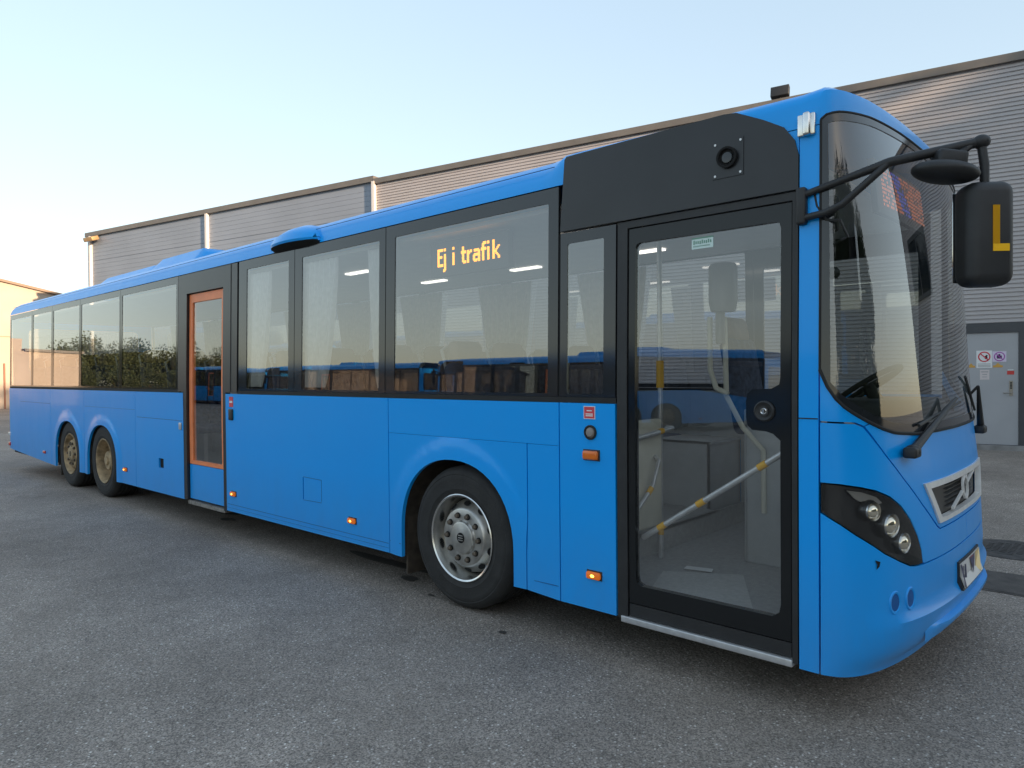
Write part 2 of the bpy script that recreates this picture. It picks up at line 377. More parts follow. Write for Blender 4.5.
for s_ in (16.64, 24.93, 32.85):
    m = MB(); wbox(m, s_ - .055, s_ + .055, .021, .13, .12, HT - .062); m.build('downpipe', WHITEP, wh, smooth=0)
m = MB(); m.rbox((-.34, -.16, -.09), (.34, .16, .09), .03, M=Matrix.Translation(Wp(32.45, .26, 7.55)) @ Matrix.Rotation(math.radians(191), 4, 'Z') @ Matrix.Rotation(math.radians(-20), 4, 'X'))
m.tube([Wp(32.45, .02, 7.65), Wp(32.45, .2, 7.6)], .03); m.build('wall_lamp', pm('lamp_sunlit_gold', (.42, .28, .14), .45, .3), wh)  # golden tone of the low sun put into the lamp's base colour
fl = MB(); F0 = Wp(4.44, .06, 7.96); Mf = Matrix.Translation(F0) @ Matrix.Rotation(math.radians(191), 4, 'Z') @ Matrix.Rotation(math.radians(12), 4, 'X')
fl.rbox((-.20, -.07, -.12), (.20, .07, .12), .015, M=Mf); fl.rbox((-.17, -.085, -.09), (.17, -.069, .09), .005, 1, M=Mf)
fl.tube([Wp(4.44, .05, HT), F0], .02); fl.build('floodlight', [TRIMB, pm('flood_glass', (.20, .19, .17), .15)], wh)
# steel door
dr = MB(); patch(dr, rect(-.22, .0, 1.20, 2.53), lambda a, b, d: Wp(a, .075 - d, b), [rect(.0, .10, 1.0, 2.34)], step=3, th=.08, grid=False)
door = dr.build('door_frame', DARKF, wh, smooth=0)
m = MB(); wbox(m, .005, .995, -.0, .045, .105, 2.335); leaf = m.build('door_leaf', DOORM, wh, smooth=0)
m = MB(); wbox(m, -.21, 1.19, .0, .16, .0, .098); m.build('door_step', CONC, wh, smooth=0)
m = MB()
wbox(m, .435, .70, .0455, .049, 1.635, 1.985)
m.disc(Wp(.567, .049, 1.86), WN, .105, .003, 28, 1); m.disc(Wp(.567, .052, 1.86), WN, .082, .002, 28, 0)
c = Wp(.567, .0545, 1.86)
def bar(mb, s0, z0, s1, z1, w, o0, o1, mi):
    dx, dz = s1 - s0, z1 - z0; L = math.hypot(dx, dz); nx, nz = -dz / L * w / 2, dx / L * w / 2
    q = [(s0 + nx, z0 + nz), (s1 + nx, z1 + nz), (s1 - nx, z1 - nz), (s0 - nx, z0 - nz)]
    p = [Wp(a, o, b) for o in (o0, o1) for a, b in q]
    mb.add(p, [(0, 1, 2, 3), (7, 6, 5, 4), (0, 4, 5, 1), (1, 5, 6, 2), (2, 6, 7, 3), (3, 7, 4, 0)], mi)
m.disc(Wp(.535, .054, 1.835), WN, .026, .001, 14, 2); bar(m, .555, 1.85, .515, 1.89, .03, .054, .0553, 2)
bar(m, .64, 1.93, .495, 1.79, .02, .054, .0565, 1)
for k in range(3): wbox(m, .46, .675, .049, .0505, 1.655 + .028 * k, 1.667 + .028 * k, 3)
m.build('no_smoking_sign', [PAPER, pm('sign_red', (.62, .02, .04), .5), DARKHOLE, pm('ink_grey', (.35, .33, .32), .6)], wh, smooth=0)
m = MB(); wbox(m, .20, .43, .0455, .049, 1.755, 1.965); m.disc(Wp(.315, .049, 1.86), WN, .092, .003, 28, 1); m.disc(Wp(.315, .052, 1.86), WN, .075, .002, 28, 0)
wbox(m, .275, .36, .054, .0555, 1.82, 1.88, 2); wbox(m, .30, .335, .054, .0556, 1.875, 1.91, 2); bar(m, .37, 1.915, .26, 1.80, .015, .0545, .0565, 1)
m.build('prohibition_sign', [pm('sign_lilac', (.70, .62, .74), .5), pm('sign_violet', (.36, .05, .36), .5), pm('sign_dark', (.08, .02, .10), .5)], wh, smooth=0)
m = MB(); wbox(m, .48, .64, .0455, .0485, 1.40, 1.60); wbox(m, .50, .62, .0485, .0495, 1.55, 1.565, 1); wbox(m, .52, .60, .0485, .0495, 1.50, 1.512, 1); wbox(m, .52, .60, .0485, .0495, 1.45, 1.46, 1)
m.build('paper_notice', [pm('notice_pink', (.66, .58, .56), .6), pm('ink_grey2', (.3, .3, .3), .6)], wh, smooth=0)
for s0, s1 in ((.26, .42), (.72, .86)):
    m = MB(); wbox(m, s0, s1, .0455, .048, 1.645, 1.685); m.add([Wp(s0 + .03, .0485, 1.685), Wp(s1 - .03, .0485, 1.685), Wp((s0 + s1) / 2, .0485, 1.735)], [(0, 1, 2)]); m.build('warning_sticker', pm('warn_orange', (.65, .35, .07), .5), wh, smooth=0)
m = MB(); wbox(m, .075, .19, .0455, .049, 1.50, 1.575); wbox(m, .085, .18, .049, .0495, 1.585, 1.60, 1); m.build('red_sign', [pm('fire_red', (.60, .05, .04), .5), PAPER], wh, smooth=0)
m = MB(); wbox(m, .095, .155, .0455, .062, 1.08, 1.38); m.tube([Wp(.125, .06, 1.14), Wp(.125, .12, 1.14), Wp(.26, .12, 1.135)], .011)
for k in range(5): wbox(m, .108, .142, .062, .066, 1.22 + k * .028, 1.24 + k * .028, 1)
m.build('door_handle', [pm('handle_metal', (.30, .28, .25), .35, .8), DARKHOLE], wh)
# window on the wall beyond the right edge (it shows as a reflection in the windscreen)
m = MB(); patch(m, rect(-7.0, 3.8, -4.6, 5.5), lambda a, b, d: Wp(a, .08 - d, b), [rect(-6.88, 3.92, -5.86, 5.38), rect(-5.76, 3.92, -4.72, 5.38)], step=3, th=.1, grid=False)
m.build('window_frame', DARKF, wh, smooth=0)
m = MB(); wbox(m, -6.9, -4.7, .027, .040, 3.9, 5.4); m.build('window_pane', pm('window_dark', (.02, .025, .03), .05), wh, smooth=0)

# ------------------------------------------------------------------ other buildings of the yard
cr = empty('cream_hall', (-46, 8, 0), 'sunlit cream building with a low gable seen beyond the rear of the bus', 'building')
CREAM = pm('cream_render', (.50, .42, .35), .8, noise=.08, nscale=.8)
m = MB(); prof = [(2.6, 0), (2.6, 6.3), (6.1, 7.37), (18, 4.97), (18, 0)]
n_ = len(prof)
m.add([(-45, y, z) for y, z in prof] + [(-58, y, z) for y, z in prof], [tuple(range(n_)), tuple(range(n_, 2 * n_))[::-1]] + [(i, (i + 1) % n_, n_ + (i + 1) % n_, n_ + i) for i in range(n_)])
m.build('gable_wall', CREAM, cr, smooth=0)
m = MB()
for (a, b) in (((2.4, 6.26), (6.1, 7.39)), ((6.1, 7.39), (18.3, 4.93))):
    m.add([(x, y, z + dz) for dz in (.0, .13) for x, (y, z) in ((-44.8, a), (-44.8, b), (-58.2, b), (-58.2, a))], [(0, 1, 2, 3), (7, 6, 5, 4), (0, 4, 5, 1), (1, 5, 6, 2), (2, 6, 7, 3), (3, 7, 4, 0)])
m.build('roof_edge', pm('roof_brown', (.26, .18, .13), .6), cr, smooth=0)
m = MB(); m.box((-44.99, 2.6, 3.80), (-44.97, 18, 3.84)); m.build('panel_joint', pm('joint', (.40, .29, .20), .8), cr, smooth=0)
m = MB(); m.tube([(-44.9, 9.6, 0), (-44.9, 9.6, 2.4)], .04); m.build('downpipe', pm('pipe_brown', (.30, .14, .09), .6), cr)
ax = MB(); ax.box((-56, -7.2, 0), (-47.5, 2.55, 3.5)); ax.box((-56, -4.4, 3.5), (-48, -.9, 4.2)); ax.box((-56.2, -7.4, 3.49), (-47.3, -4.42, 3.63), 1)
ax.build('annex', [CREAM, ROOFT], cr, smooth=0)
# ------------------------------------------------------------------ trees (mirrored in the rear windows)
LEAF = pm('leaf', (.055, .075, .025), .7, noise=.4, nscale=1.5); BARK = pm('bark', (.10, .075, .05), .9, noise=.4)
def tree_mesh(seed, h, n_leaf=170, lw=(.12, .24)):
    rnd = random.Random(seed); tm = MB(); cm = MB()
    tm.tube([(0, 0, 0), (.05, .02, h * .3), (.0, .1, h * .62)], [.20, .15, .06], 8)
    cl = []
    for k in range(9):
        a = rnd.uniform(0, 6.28); zz = h * rnd.uniform(.25, .5); e = Vector((math.cos(a) * h * .26, math.sin(a) * h * .26, zz + h * rnd.uniform(.12, .34)))
        tm.tube([(0, 0, zz), tuple(e * .55 + Vector((0, 0, zz * .45))), tuple(e)], [.08, .05, .02], 6)
        cl.append((e, h * rnd.uniform(.13, .2)))
    cl += [(Vector((rnd.uniform(-.3, .3), rnd.uniform(-.3, .3), h * z)), h * .2) for z in (.45, .6, .75, .86)]
    cl += [(Vector((rnd.uniform(-.22, .22) * h, rnd.uniform(-.22, .22) * h, h * rnd.uniform(.06, .24))), h * .17) for _ in range(8)]
    for c_, r_ in cl:
        for _ in range(n_leaf):
            d = Vector((rnd.gauss(0, 1), rnd.gauss(0, 1), rnd.gauss(0, .8))).normalized() * r_ * rnd.random() ** .45
            p = c_ + d; s_ = rnd.uniform(*lw); ax_ = Vector((rnd.gauss(0, 1), rnd.gauss(0, 1), rnd.gauss(0, 1))).normalized(); b_ = ax_.orthogonal().normalized(); c2 = ax_.cross(b_)
            cm.add([p - b_ * s_, p + c2 * s_ * .6, p + b_ * s_, p - c2 * s_ * .6], [(0, 1, 2, 3)])
    return tm, cm
protos = []
spots = [(-57, -8.6, 4.6), (-58, -10.6, 5.1), (-57, -12.4, 4.7), (-58.5, -14.2, 5.2), (-57, -16.0, 4.8), (-58.5, -18, 5.3), (-57, -20, 4.7), (-55, -9.6, 3.2), (-55, -11.8, 3.4), (-55, -14, 3.2), (-55, -16.4, 3.5), (-62, -12, 5.6), (-62, -16, 5.4)]
for i, (x, y, h) in enumerate(spots):
    if i < 3:
        t = empty('broadleaf_tree', (0, 0, 0), 'bushy green tree in the row beyond the yard, mirrored in the rear bus windows', 'tree', 'trees at the end of the yard')
        a, b = tree_mesh(10 + i, 5.5, 420, (.055, .12)); a.build('trunk', BARK, t); b.build('crown', LEAF, t, smooth=0, recalc=False); protos.append(t)
    else:
        src = protos[i % 3]; t = src.copy(); COL.objects.link(t)
        for ch in src.children:
            c_ = ch.copy(); COL.objects.link(c_); c_.parent = t
    t.location = (x, y, 0); t.rotation_euler.z = i * 1.3; t.scale = (h / 5.5,) * 3

protos = []
for i, (x, y, h) in enumerate([(27, -21, 12), (30, -17, 13), (26.5, -13.5, 11.5), (29, -10, 13), (27, -6.8, 12.5), (30, -3.5, 13.5), (27.5, -.5, 12.5), (30, 2.8, 13), (27, 6, 12), (30, 9.5, 13.5), (27, 13, 12.5), (31, 16.5, 13), (29, 21, 12), (33, 26, 13), (36, -15, 13.5), (37, -9, 14), (36, -4, 14), (37, 1, 14), (36, 6, 13.5), (37, 11, 14), (36, 15, 13.5), (36, 20, 14)]):  # the farther row is added to close gaps where sun leaked through
    if i < 2:
        t = empty('poplar_tree', (0, 0, 0), 'tall dense tree in the belt ahead of the bus, thickened to block the low sun and mirrored in its windscreen', 'tree', 'tall trees ahead of the bus')
        a, b = tree_mesh(40 + i, 12, 560, (.17, .32)); a.build('trunk', BARK, t); b.build('crown', LEAF, t, smooth=0, recalc=False); protos.append(t)
    else:
        src = protos[i % 2]; t = src.copy(); COL.objects.link(t)
        for ch in src.children:
            c_ = ch.copy(); COL.objects.link(c_); c_.parent = t
    t.location = (x, y, 0); t.rotation_euler.z = i * 1.7; t.scale = (h / 12,) * 3

# ------------------------------------------------------------------ THE BUS
YR = 3.30; YC = 4.535; HW = YC - YR; XC0 = -1.135
bus = empty('city_bus', (-8, YC, 0), 'long three-axle blue city bus with an amber destination sign, parked on the asphalt yard', 'bus')
TUM = .022
def tum(z): return TUM * max(0, z - 1.42)
ARCH = [(-3.55, .47, .555, .55), (-10.42, .47, .555, .50), (-11.86, .47, .555, .50)]   # x, z, half width, height
def archpts(i, z0=.2, inset=0):
    cx, cz, hw_, hh = ARCH[i]; hw_ -= inset; hh -= inset
    pts = [(cx + hw_, z0), (cx + hw_ * 1.0, cz - .02)]
    for k in range(0, 25):
        a = math.pi * k / 24; pts.append((cx + hw_ * math.copysign(abs(math.cos(a)) ** .92, math.cos(a)), cz + hh * math.sin(a) ** .92))
    pts += [(cx - hw_, cz - .02), (cx - hw_, z0)]
    return pts
def flare(x, z):
    o = 0
    for cx, cz, hw_, hh in ARCH:
        dx, dz = (x - cx) / hw_, max(0, z - cz + .0) / hh; q = math.hypot(dx, dz)
        if z < cz: q = abs(dx)
        e = (q - 1) * hw_
        if -.05 < e < .14: o = max(o, .018 * min(1, (.135 - e) / .025) * (1 - .45 * max(0, e) / .14))
    return o
def side(a, b, d): return Vector((a, YR + tum(b) + d - flare(a, b), b))
def lside(a, b, d): return Vector((a, 2 * YC - (YR + tum(b) + d), b))
G = .004
def skirt(x):                                   # lower edge of the body
    if x > -2.88: return .245
    if x > -12.72: return .265
    return .265 + (-12.72 - x) / (15.14 - 12.72) * .095
BELT = 1.428
def panel(x0, x1, arches=(), z1=BELT, z0=None, fn=side, name='side_panel', extra=()):
    lo = [(x1 - G, skirt(x1) if z0 is None else z0)]
    top = [(x1 - G, z1), (x0 + G, z1)]
    pts = top + [(x0 + G, skirt(x0) if z0 is None else z0)]
    for i in sorted(arches, key=lambda k: ARCH[k][0]):
        ap = archpts(i); ap = [(max(x0 + G + .001, min(x1 - G - .001, p[0])), p[1]) for p in ap[::-1]]
        ap[0] = (ap[0][0], skirt(ap[0][0])); ap[-1] = (ap[-1][0], skirt(ap[-1][0])); pts += ap
    pts += lo
    return part(name, PAINT, bus, pts, fn, extra, step=.045 if arches else .3, th=.03)
panel(-15.12, -12.70); panel(-12.70, -11.14, (2,)); panel(-11.14, -9.25, (1,)); panel(-9.25, -7.875, extra=[rrect(-8.56, .555, -8.42, .665, .012)])
panel(-6.885, -4.27, extra=[rect(-5.47, .535, -5.455, .725)]); panel(-4.27, -2.89, (0,), z1=1.169); panel(-2.89, -2.635, z1=1.169); panel(-4.27, -2.635, z0=1.171)
panel(-2.635, -2.235)
# service flap outlines and grab recess: thin dark joints proud of the paint
def joint(pts, w=.006, name='panel_joint', fn=side, mat=None):
    mb = MB()
    for (a, b) in zip(pts[:-1], pts[1:]):
        dx, dz = b[0] - a[0], b[1] - a[1]; L = math.hypot(dx, dz); nx, nz = -dz / L * w / 2, dx / L * w / 2
        q = [(a[0] + nx, a[1] + nz), (b[0] + nx, b[1] + nz), (b[0] - nx, b[1] - nz), (a[0] - nx, a[1] - nz)]
        mb.add([fn(x, z, dd) for dd in (-.0015, .004) for x, z in q], [(0, 1, 2, 3), (7, 6, 5, 4), (0, 4, 5, 1), (1, 5, 6, 2), (2, 6, 7, 3), (3, 7, 4, 0)])
    return mb.build(name, mat or RUBBER, bus, smooth=0)
FAINT = pm('paint_joint', (.006, .09, .30), .5)
joint([(-5.46, .73), (-5.18, .725)], .004, mat=FAINT); joint([(-5.18, .725), (-5.18, .545)], .003, mat=FAINT); joint([(-5.46, .53), (-5.18, .535)], .004, mat=FAINT)
joint([(-6.86, .335), (-4.28, .335)], .004, mat=FAINT); joint([(-9.2, 1.12), (-7.9, 1.12)], .005, mat=FAINT); joint([(-14.4, 1.21), (-12.72, 1.205)], .005, mat=FAINT)
joint([(-4.26, .36), (-4.115, .36)], .004, mat=FAINT); joint([(-2.875, .33), (-2.65, .33)], .004, mat=FAINT); joint([(-6.88, .30), (-4.28, .30)], .002, mat=FAINT)
joint([(-11.10, 1.205), (-9.26, 1.205)], .003, mat=FAINT)
m = MB(); m.box((-8.57, YR + .02, .545), (-8.41, YR + .06, .675)); m.build('grab_recess', DARKHOLE, bus, smooth=0)
m = MB(); m.box((-5.49, YR + .028, .52), (-5.44, YR + .05, .74)); m.build('flap_recess', DARKHOLE, bus, smooth=0)
# rubber belt line under the windows
for x0, x1, fn, zz in ((-15.10, -8.0, side, 0), (-6.64, -2.235, side, 0), (-15.1, -2.6, lside, 0)):
    part('belt_seal', RUBBER, bus, rect(x0, BELT + .003, x1, 1.462), fn, step=1, th=.03, d0=.004)
# left side body
pts = [(-1.14, BELT), (-15.12, BELT), (-15.12, .36), (-12.72, .265)]
for i in (2, 1, 0): pts += [(p[0], max(p[1], .265)) for p in archpts(i)[::-1]]
pts += [(-1.14, .245)]
part('side_panel', PAINT, bus, pts, lside, step=.3, th=.03)
# ---- windows: black framed sheets with a clear pane each
ZT = 2.712
def window(x0, x1, fn, pane, z0=1.464, z1=ZT, gl=GLASS, corners=.014):
    o = part('side_window', BLACK, bus, rect(x0 + .004, z0, x1 - .004, z1), fn, [rrect(*pane, corners)], step=.5, th=.02, d0=.002, smooth=20)
    part('pane', gl, o, rrect(pane[0] - .01, pane[1] - .01, pane[2] + .01, pane[3] + .01, corners), fn, step=.6, th=0, d0=.006, grid=False)
    return o
WX = [-15.10, -13.72, -12.62, -11.31, -9.75, -8.02]
for a, b in zip(WX[:-1], WX[1:]): window(a, b, side, (a + .05, 1.485, b - .05, 2.635))
WX2 = [(-6.62, -5.60, -6.46, -5.70), (-5.60, -4.31, -5.48, -4.39), (-4.31, -2.645, -4.20, -2.725)]
for a, b, c_, d_ in WX2: window(a, b, side, (c_, 1.482, d_, 2.625))
window(-2.635, -2.235, side, (-2.58, 1.48, -2.32, 2.365), z1=2.428)
LX = [(-15.1, -13.7), (-13.7, -12.3), (-12.3, -10.9), (-10.9, -9.5), (-9.5, -8.1), (-8.1, -6.7), (-6.7, -5.3), (-5.3, -3.9), (-3.9, -2.5)]
for a, b in LX: window(a, b, lside, (a + .07, 1.50, b - .07, 2.60))
window(-2.5, -1.2, lside, (-2.42, 1.25, -1.28, 2.45), z0=1.10)
for x_, zt_ in [(a, ZT) for a in WX[1:-1]] + [(-5.60, ZT), (-4.31, ZT), (-2.64, 2.44)]: joint([(x_, 1.45), (x_, zt_ - .01)], .03, 'window_divider', lambda a, b, d: side(a, b, d + .012))
# ---- black upper panel over the front door, its lens plate
part('destination_panel', FILM, bus, [(-1.232, 2.44), (-1.232, 2.60), (-1.25, 2.67), (-1.30, 2.74), (-1.40, 2.80), (-1.535, 2.868), (-1.60, 2.876), (-2.585, 2.876), (-2.60, 2.86), (-2.63, 2.44)],
     lambda a, b, d: side(a, b, d - .006), step=.3, th=.05)
m = MB(); 
def scr(x, z, o=0): return side(x, z, -.006 - o)
m.add([scr(x, z, o) for o in (0, .004) for x, z in rect(-1.655, 2.56, -1.495, 2.745)], [(0, 1, 2, 3), (7, 6, 5, 4), (0, 4, 5, 1), (1, 5, 6, 2), (2, 6, 7, 3), (3, 7, 4, 0)])
m.lathe([(.052, -.002), (.052, .020), (.042, .020), (.038, .006), (0, .006)], scr(-1.575, 2.655, .004), (0, -1, 0), 32, 1)
m.lathe([(.030, .006), (.026, .012), (0, .014)], scr(-1.575, 2.655, .004), (0, -1, 0), 24, 2)
for dx, dz in ((.066, .078), (.066, -.078), (-.066, -.078), (-.066, .078)): m.disc(scr(-1.575 + dx, 2.652 + dz, .004), (0, -1, 0), .006, .003, 8, 3)
m.build('camera_plate', [FILM, DARKHOLE, BLACK, ALU], bus)
# ---- front pillar (blue strip between the door and the windscreen)
part('front_pillar', PAINT, bus, [(-1.228, .225), (-1.140, .225), (-1.140, 2.715), (-1.228, 2.715)], side, step=.4, th=.04)
joint([(-1.228, 1.385), (-1.142, 1.385)], .005)
part('front_pillar', PAINT, bus, rect(-1.42, 2.50, -1.2325, 2.716), side, step=.4, th=.03, d0=.003)
# upper blue cap between the black panel and the roof
part('front_pillar', PAINT, bus, [(-1.14, 2.719), (-1.14, 2.80), (-1.20, 2.80), (-1.24, 2.719)], side, step=.4, th=.03)

# ---- roof and front use one plan curve
PX = 2.4
XT = [(.0, -.90), (.24, -.86), (.30, -.80), (.45, -.775), (.65, -.775), (.85, -.785), (1.05, -.800), (1.25, -.825), (1.6, -.853), (2.0, -.880), (2.4, -.915), (2.7, -.950), (2.95, -.99), (3.3, -1.06)]
def xc(z):
    for i in range(len(XT) - 1):
        (a, b), (c_, d_) = XT[i], XT[i + 1]
        if z <= c_ or i == len(XT) - 2:
            m0 = (d_ - XT[i - 1][1]) / (c_ - XT[i - 1][0]) if i else (d_ - b) / (c_ - a)
            m1 = (XT[i + 2][1] - b) / (XT[i + 2][0] - a) if i + 2 < len(XT) else (d_ - b) / (c_ - a)
            h = c_ - a; t = max(0, min(1, (z - a) / h)); t2, t3 = t * t, t * t * t
            return (2 * t3 - 3 * t2 + 1) * b + (t3 - 2 * t2 + t) * h * m0 + (-2 * t3 + 3 * t2) * d_ + (t3 - t2) * h * m1
_n = 400; TH = []; acc = 0; prev = None
for k in range(_n + 1):
    th_ = math.pi * k / _n; e = math.copysign(abs(math.cos(th_)) ** (2 / PX), math.cos(th_)); f_ = abs(math.sin(th_)) ** (2 / PX)
    p = (YC - HW * e, -1.135 + .34 * f_)
    if prev: acc += math.hypot(p[0] - prev[0], p[1] - prev[1])
    prev = p; TH.append((acc, e, f_))
LS = acc
def plan(S):
    S = max(0, min(LS, S)); lo, hi = 0, _n
    while hi - lo > 1:
        mid = (lo + hi) // 2
        if TH[mid][0] <= S: lo = mid
        else: hi = mid
    t = (S - TH[lo][0]) / max(1e-9, TH[hi][0] - TH[lo][0])
    return TH[lo][1] + (TH[hi][1] - TH[lo][1]) * t, TH[lo][2] + (TH[hi][2] - TH[lo][2]) * t
def S_of_dy(dy):                                  # arc length at lateral distance dy from the right side
    e = 1 - dy / HW; best = min(range(_n + 1), key=lambda k: abs(TH[k][1] - e)); return TH[best][0]
def crease(S):
    q = abs(S - LS / 2) / (LS / 2); return .465 + .03 * (1 - q)
def front(S, z, d):
    e, f_ = plan(S); e2, f2 = plan(S + .004); e1, f1 = plan(S - .004)
    hw_ = HW - tum(z); D = xc(z) - XC0
    p = Vector((XC0 + D * f_, YC - hw_ * e, z))
    tx, ty = D * (f2 - f1), -hw_ * (e2 - e1); n_ = Vector((ty, -tx, 0)).normalized()      # outward
    # lower bumper ledge under a styling crease
    zc = crease(S); o = 0; w = min(1, max(0, (S - .16) / .25)) * min(1, max(0, (LS - .16 - S) / .25))
    if z < zc: o = w * .026 * min(1, (zc - z) / .012) * max(0, 1 - (zc - z) / .22)
    return p + n_ * (o - d)
def zws(S):                                       # lower edge of the windscreen
    q = min(S, LS - S); T = [(0, 1.61), (.022, 1.569), (.049, 1.511), (.09, 1.465), (.131, 1.430), (.19, 1.398), (.252, 1.369), (.34, 1.337), (.443, 1.312), (.651, 1.296), (1.6, 1.290)]
    for (a, b), (c_, d_) in zip(T[:-1], T[1:]):
        if a <= q <= c_: return b + (d_ - b) * (q - a) / (c_ - a)
    return 1.290
def zwt(S):
    q = min(S, LS - S); T = [(0, 2.735), (.03, 2.752), (.142, 2.768), (.416, 2.788), (.815, 2.798), (1.6, 2.806)]
    for (a, b), (c_, d_) in zip(T[:-1], T[1:]):
        if a <= q <= c_: return b + (d_ - b) * (q - a) / (c_ - a)
    return 2.806
def mir(pts): return [(LS - s, z) for s, z in pts][::-1]
def curve(fz, s0, s1, n, off=0): return [(s0 + (s1 - s0) * k / n, fz(s0 + (s1 - s0) * k / n) + off) for k in range(n + 1)]
# headlight outline (right), in the front sheet
HLU = [(.006, 1.092), (.088, 1.089), (.181, 1.075), (.265, 1.056), (.356, 1.022), (.438, .971), (.509, .903), (.570, .82), (.602, .75), (.612, .688)]
HLL = [(.55, .688), (.487, .698), (.405, .730), (.301, .778), (.235, .82), (.148, .873), (.082, .92), (.006, .966)]
SD = S_of_dy(.12); g1 = .0035
SGL = .815                                        # lower corner of the centre panel
ZSEAM = .682
# bumper
zb = lambda S: .228 - .03 * math.sin(math.pi * S / LS)
bump_top = [(g1, HLL[-1][1] - 2 * g1)] + [(s, z - 2 * g1) for s, z in HLL[::-1][1:]] + [(.62, ZSEAM - g1)]
full_top = bump_top + mir(bump_top)
bump = full_top + [(LS - g1, .225)] + curve(zb, LS - .05, .05, 60) + [(g1, .225)]
part('bumper', PAINT, bus, bump, front, step=.045, th=.03, smooth=30)
# cheeks
chk = [(g1, 1.368), (.17, 1.362), (.215, 1.345), (.35, 1.212), (.48, 1.090), (.64, .955), (SGL - .012, .830), (SGL + .03, .812), (LS / 2 - g1, .812)]
cb = [(LS / 2 - g1, ZSEAM + g1), (.622, ZSEAM + g1)] + [(s + .0, z + 2 * g1) for s, z in HLU[::-1]]
cb[-1] = (g1, HLU[0][1] + 2 * g1)
ck = chk + cb
part('front_cheek', PAINT, bus, ck, front, step=.045, th=.03, smooth=30)
part('front_cheek', PAINT, bus, mir(ck), front, step=.045, th=.03, smooth=30)
# corner strip between cheek and windscreen
st = [(g1, 1.39)] + [(s, zws(s) - .008) for s in (.004, .03, .06, .10, .14, .18, .22, .255)] + [(.235, 1.358), (.170, 1.386)]
st = [(g1, 1.59)] + [(s, zws(s) - .006) for s in (.03, .06, .10, .14, .18, .22, .25)] + [(.221, 1.352), (.172, 1.370), (g1, 1.376)]
part('corner_panel', PAINT, bus, st, front, step=.04, th=.03); part('corner_panel', PAINT, bus, mir(st), front, step=.04, th=.03)
# centre panel with the grille opening
gs0 = S_of_dy(.53); gs1 = S_of_dy(.78)
GO = [(.667, 1.055), (.825, .846), (LS - .825, .846), (LS - .667, 1.055)]
cp_half = [(.260, zws(.260) - .006), (.227, 1.349), (.356, 1.217), (.487, 1.094), (.647, .960), (SGL - .004, .837), (SGL + .032, .819)]
cp = cp_half + mir(cp_half) + curve(zws, LS - .30, .30, 40, -.006)
part('front_panel', PAINT, bus, cp, front, [GO], step=.045, th=.03, smooth=30)
joint_m = MB()
m = MB(); GI = [(.738, 1.026), (.862, .868), (LS - .862, .868), (LS - .738, 1.026)]
patch(m, GO, front, [GI], step=.05, th=.03, d0=-.010)
grl = m.build('grille_frame', SATIN, bus)
m = MB(); patch(m, GO, front, step=.05, th=.01, d0=.028)
zz = .895
while zz < 1.02:
    q = curve(lambda s: zz, gs1 + .12, LS - gs1 - .12, 30)
    for a, b in zip(q[:-1], q[1:]):
        m.add([front(a[0], zz, .012), front(b[0], zz, .012), front(b[0], zz + .006, .027), front(a[0], zz + .006, .027)], [(0, 1, 2, 3)])
    zz += .022
m.build('grille_mesh', pm('grille_black', (.03, .028, .027), .45), grl, smooth=0)
m = MB(); n_ = 40; ring = []
cS = LS / 2; cz = .960
def fpt(ds, dz, o): return front(cS + ds, cz + dz, -o)
for rr, oo in ((.050, .0), (.050, .012), (.064, .012), (.064, .0)):
    ring += [fpt(rr * math.cos(6.2832 * k / n_), rr * math.sin(6.2832 * k / n_), oo) for k in range(n_)]
m.add(ring, [(i * n_ + k, i * n_ + (k + 1) % n_, (i + 1) * n_ + (k + 1) % n_, (i + 1) * n_ + k) for i in range(3) for k in range(n_)])
def fbar(s0, z0, s1, z1, w, o0, o1):
    dx, dz = s1 - s0, z1 - z0; L = math.hypot(dx, dz); nx, nz = -dz / L * w / 2, dx / L * w / 2
    q = [(s0 + nx, z0 + nz), (s1 + nx, z1 + nz), (s1 - nx, z1 - nz), (s0 - nx, z0 - nz)]
    m.add([fpt(a, b, o) for o in (o0, o1) for a, b in q], [(0, 1, 2, 3), (7, 6, 5, 4), (0, 4, 5, 1), (1, 5, 6, 2), (2, 6, 7, 3), (3, 7, 4, 0)])
fbar(-.30, -.075, -.06, -.016, .011, -.004, .009); fbar(.06, .016, .30, .062, .011, -.004, .009)
fbar(.046, .050, .080, .078, .012, .0, .010)
m.build('emblem', SATIN, grl)
# number plate in a dark holder, lower lip, fog lamp ovals, towing eye cover
m = MB(); pS = .26
patch(m, rect(cS - pS, .455, cS + pS, .60), front, step=.1, th=.02, d0=-.010); pl = m.build('plate_holder', TRIMB, bus, smooth=20)
m = MB(); patch(m, rect(cS - pS + .015, .467, cS + pS - .015, .588), front, step=.1, th=.004, d0=-.013)
def pq(pts, mi, o=.0145): m.add([front(cS + a, b, -o) for a, b in pts], [tuple(range(len(pts)))], mi)
pq([(-.25, .470), (-.225, .470), (-.225, .585), (-.25, .585)], 1); pq([(-.04, .585), (.10, .585), (.02, .49)], 1, .0150); pq([(-.03, .583), (.06, .583), (.0, .53)], 2, .0155)
pq([(.12, .585), (.25, .585), (.25, .53), (.17, .47), (.13, .50)], 3); pq([(-.16, .49), (-.13, .49), (-.13, .57), (-.16, .57)], 1)
pq([(-.20, .49), (-.185, .49), (-.185, .57), (-.20, .57)], 1)
m.build('number_plate', [PLATEW, NAVY, PLR, PLY], pl, smooth=0)
m = MB(); N_ = 44
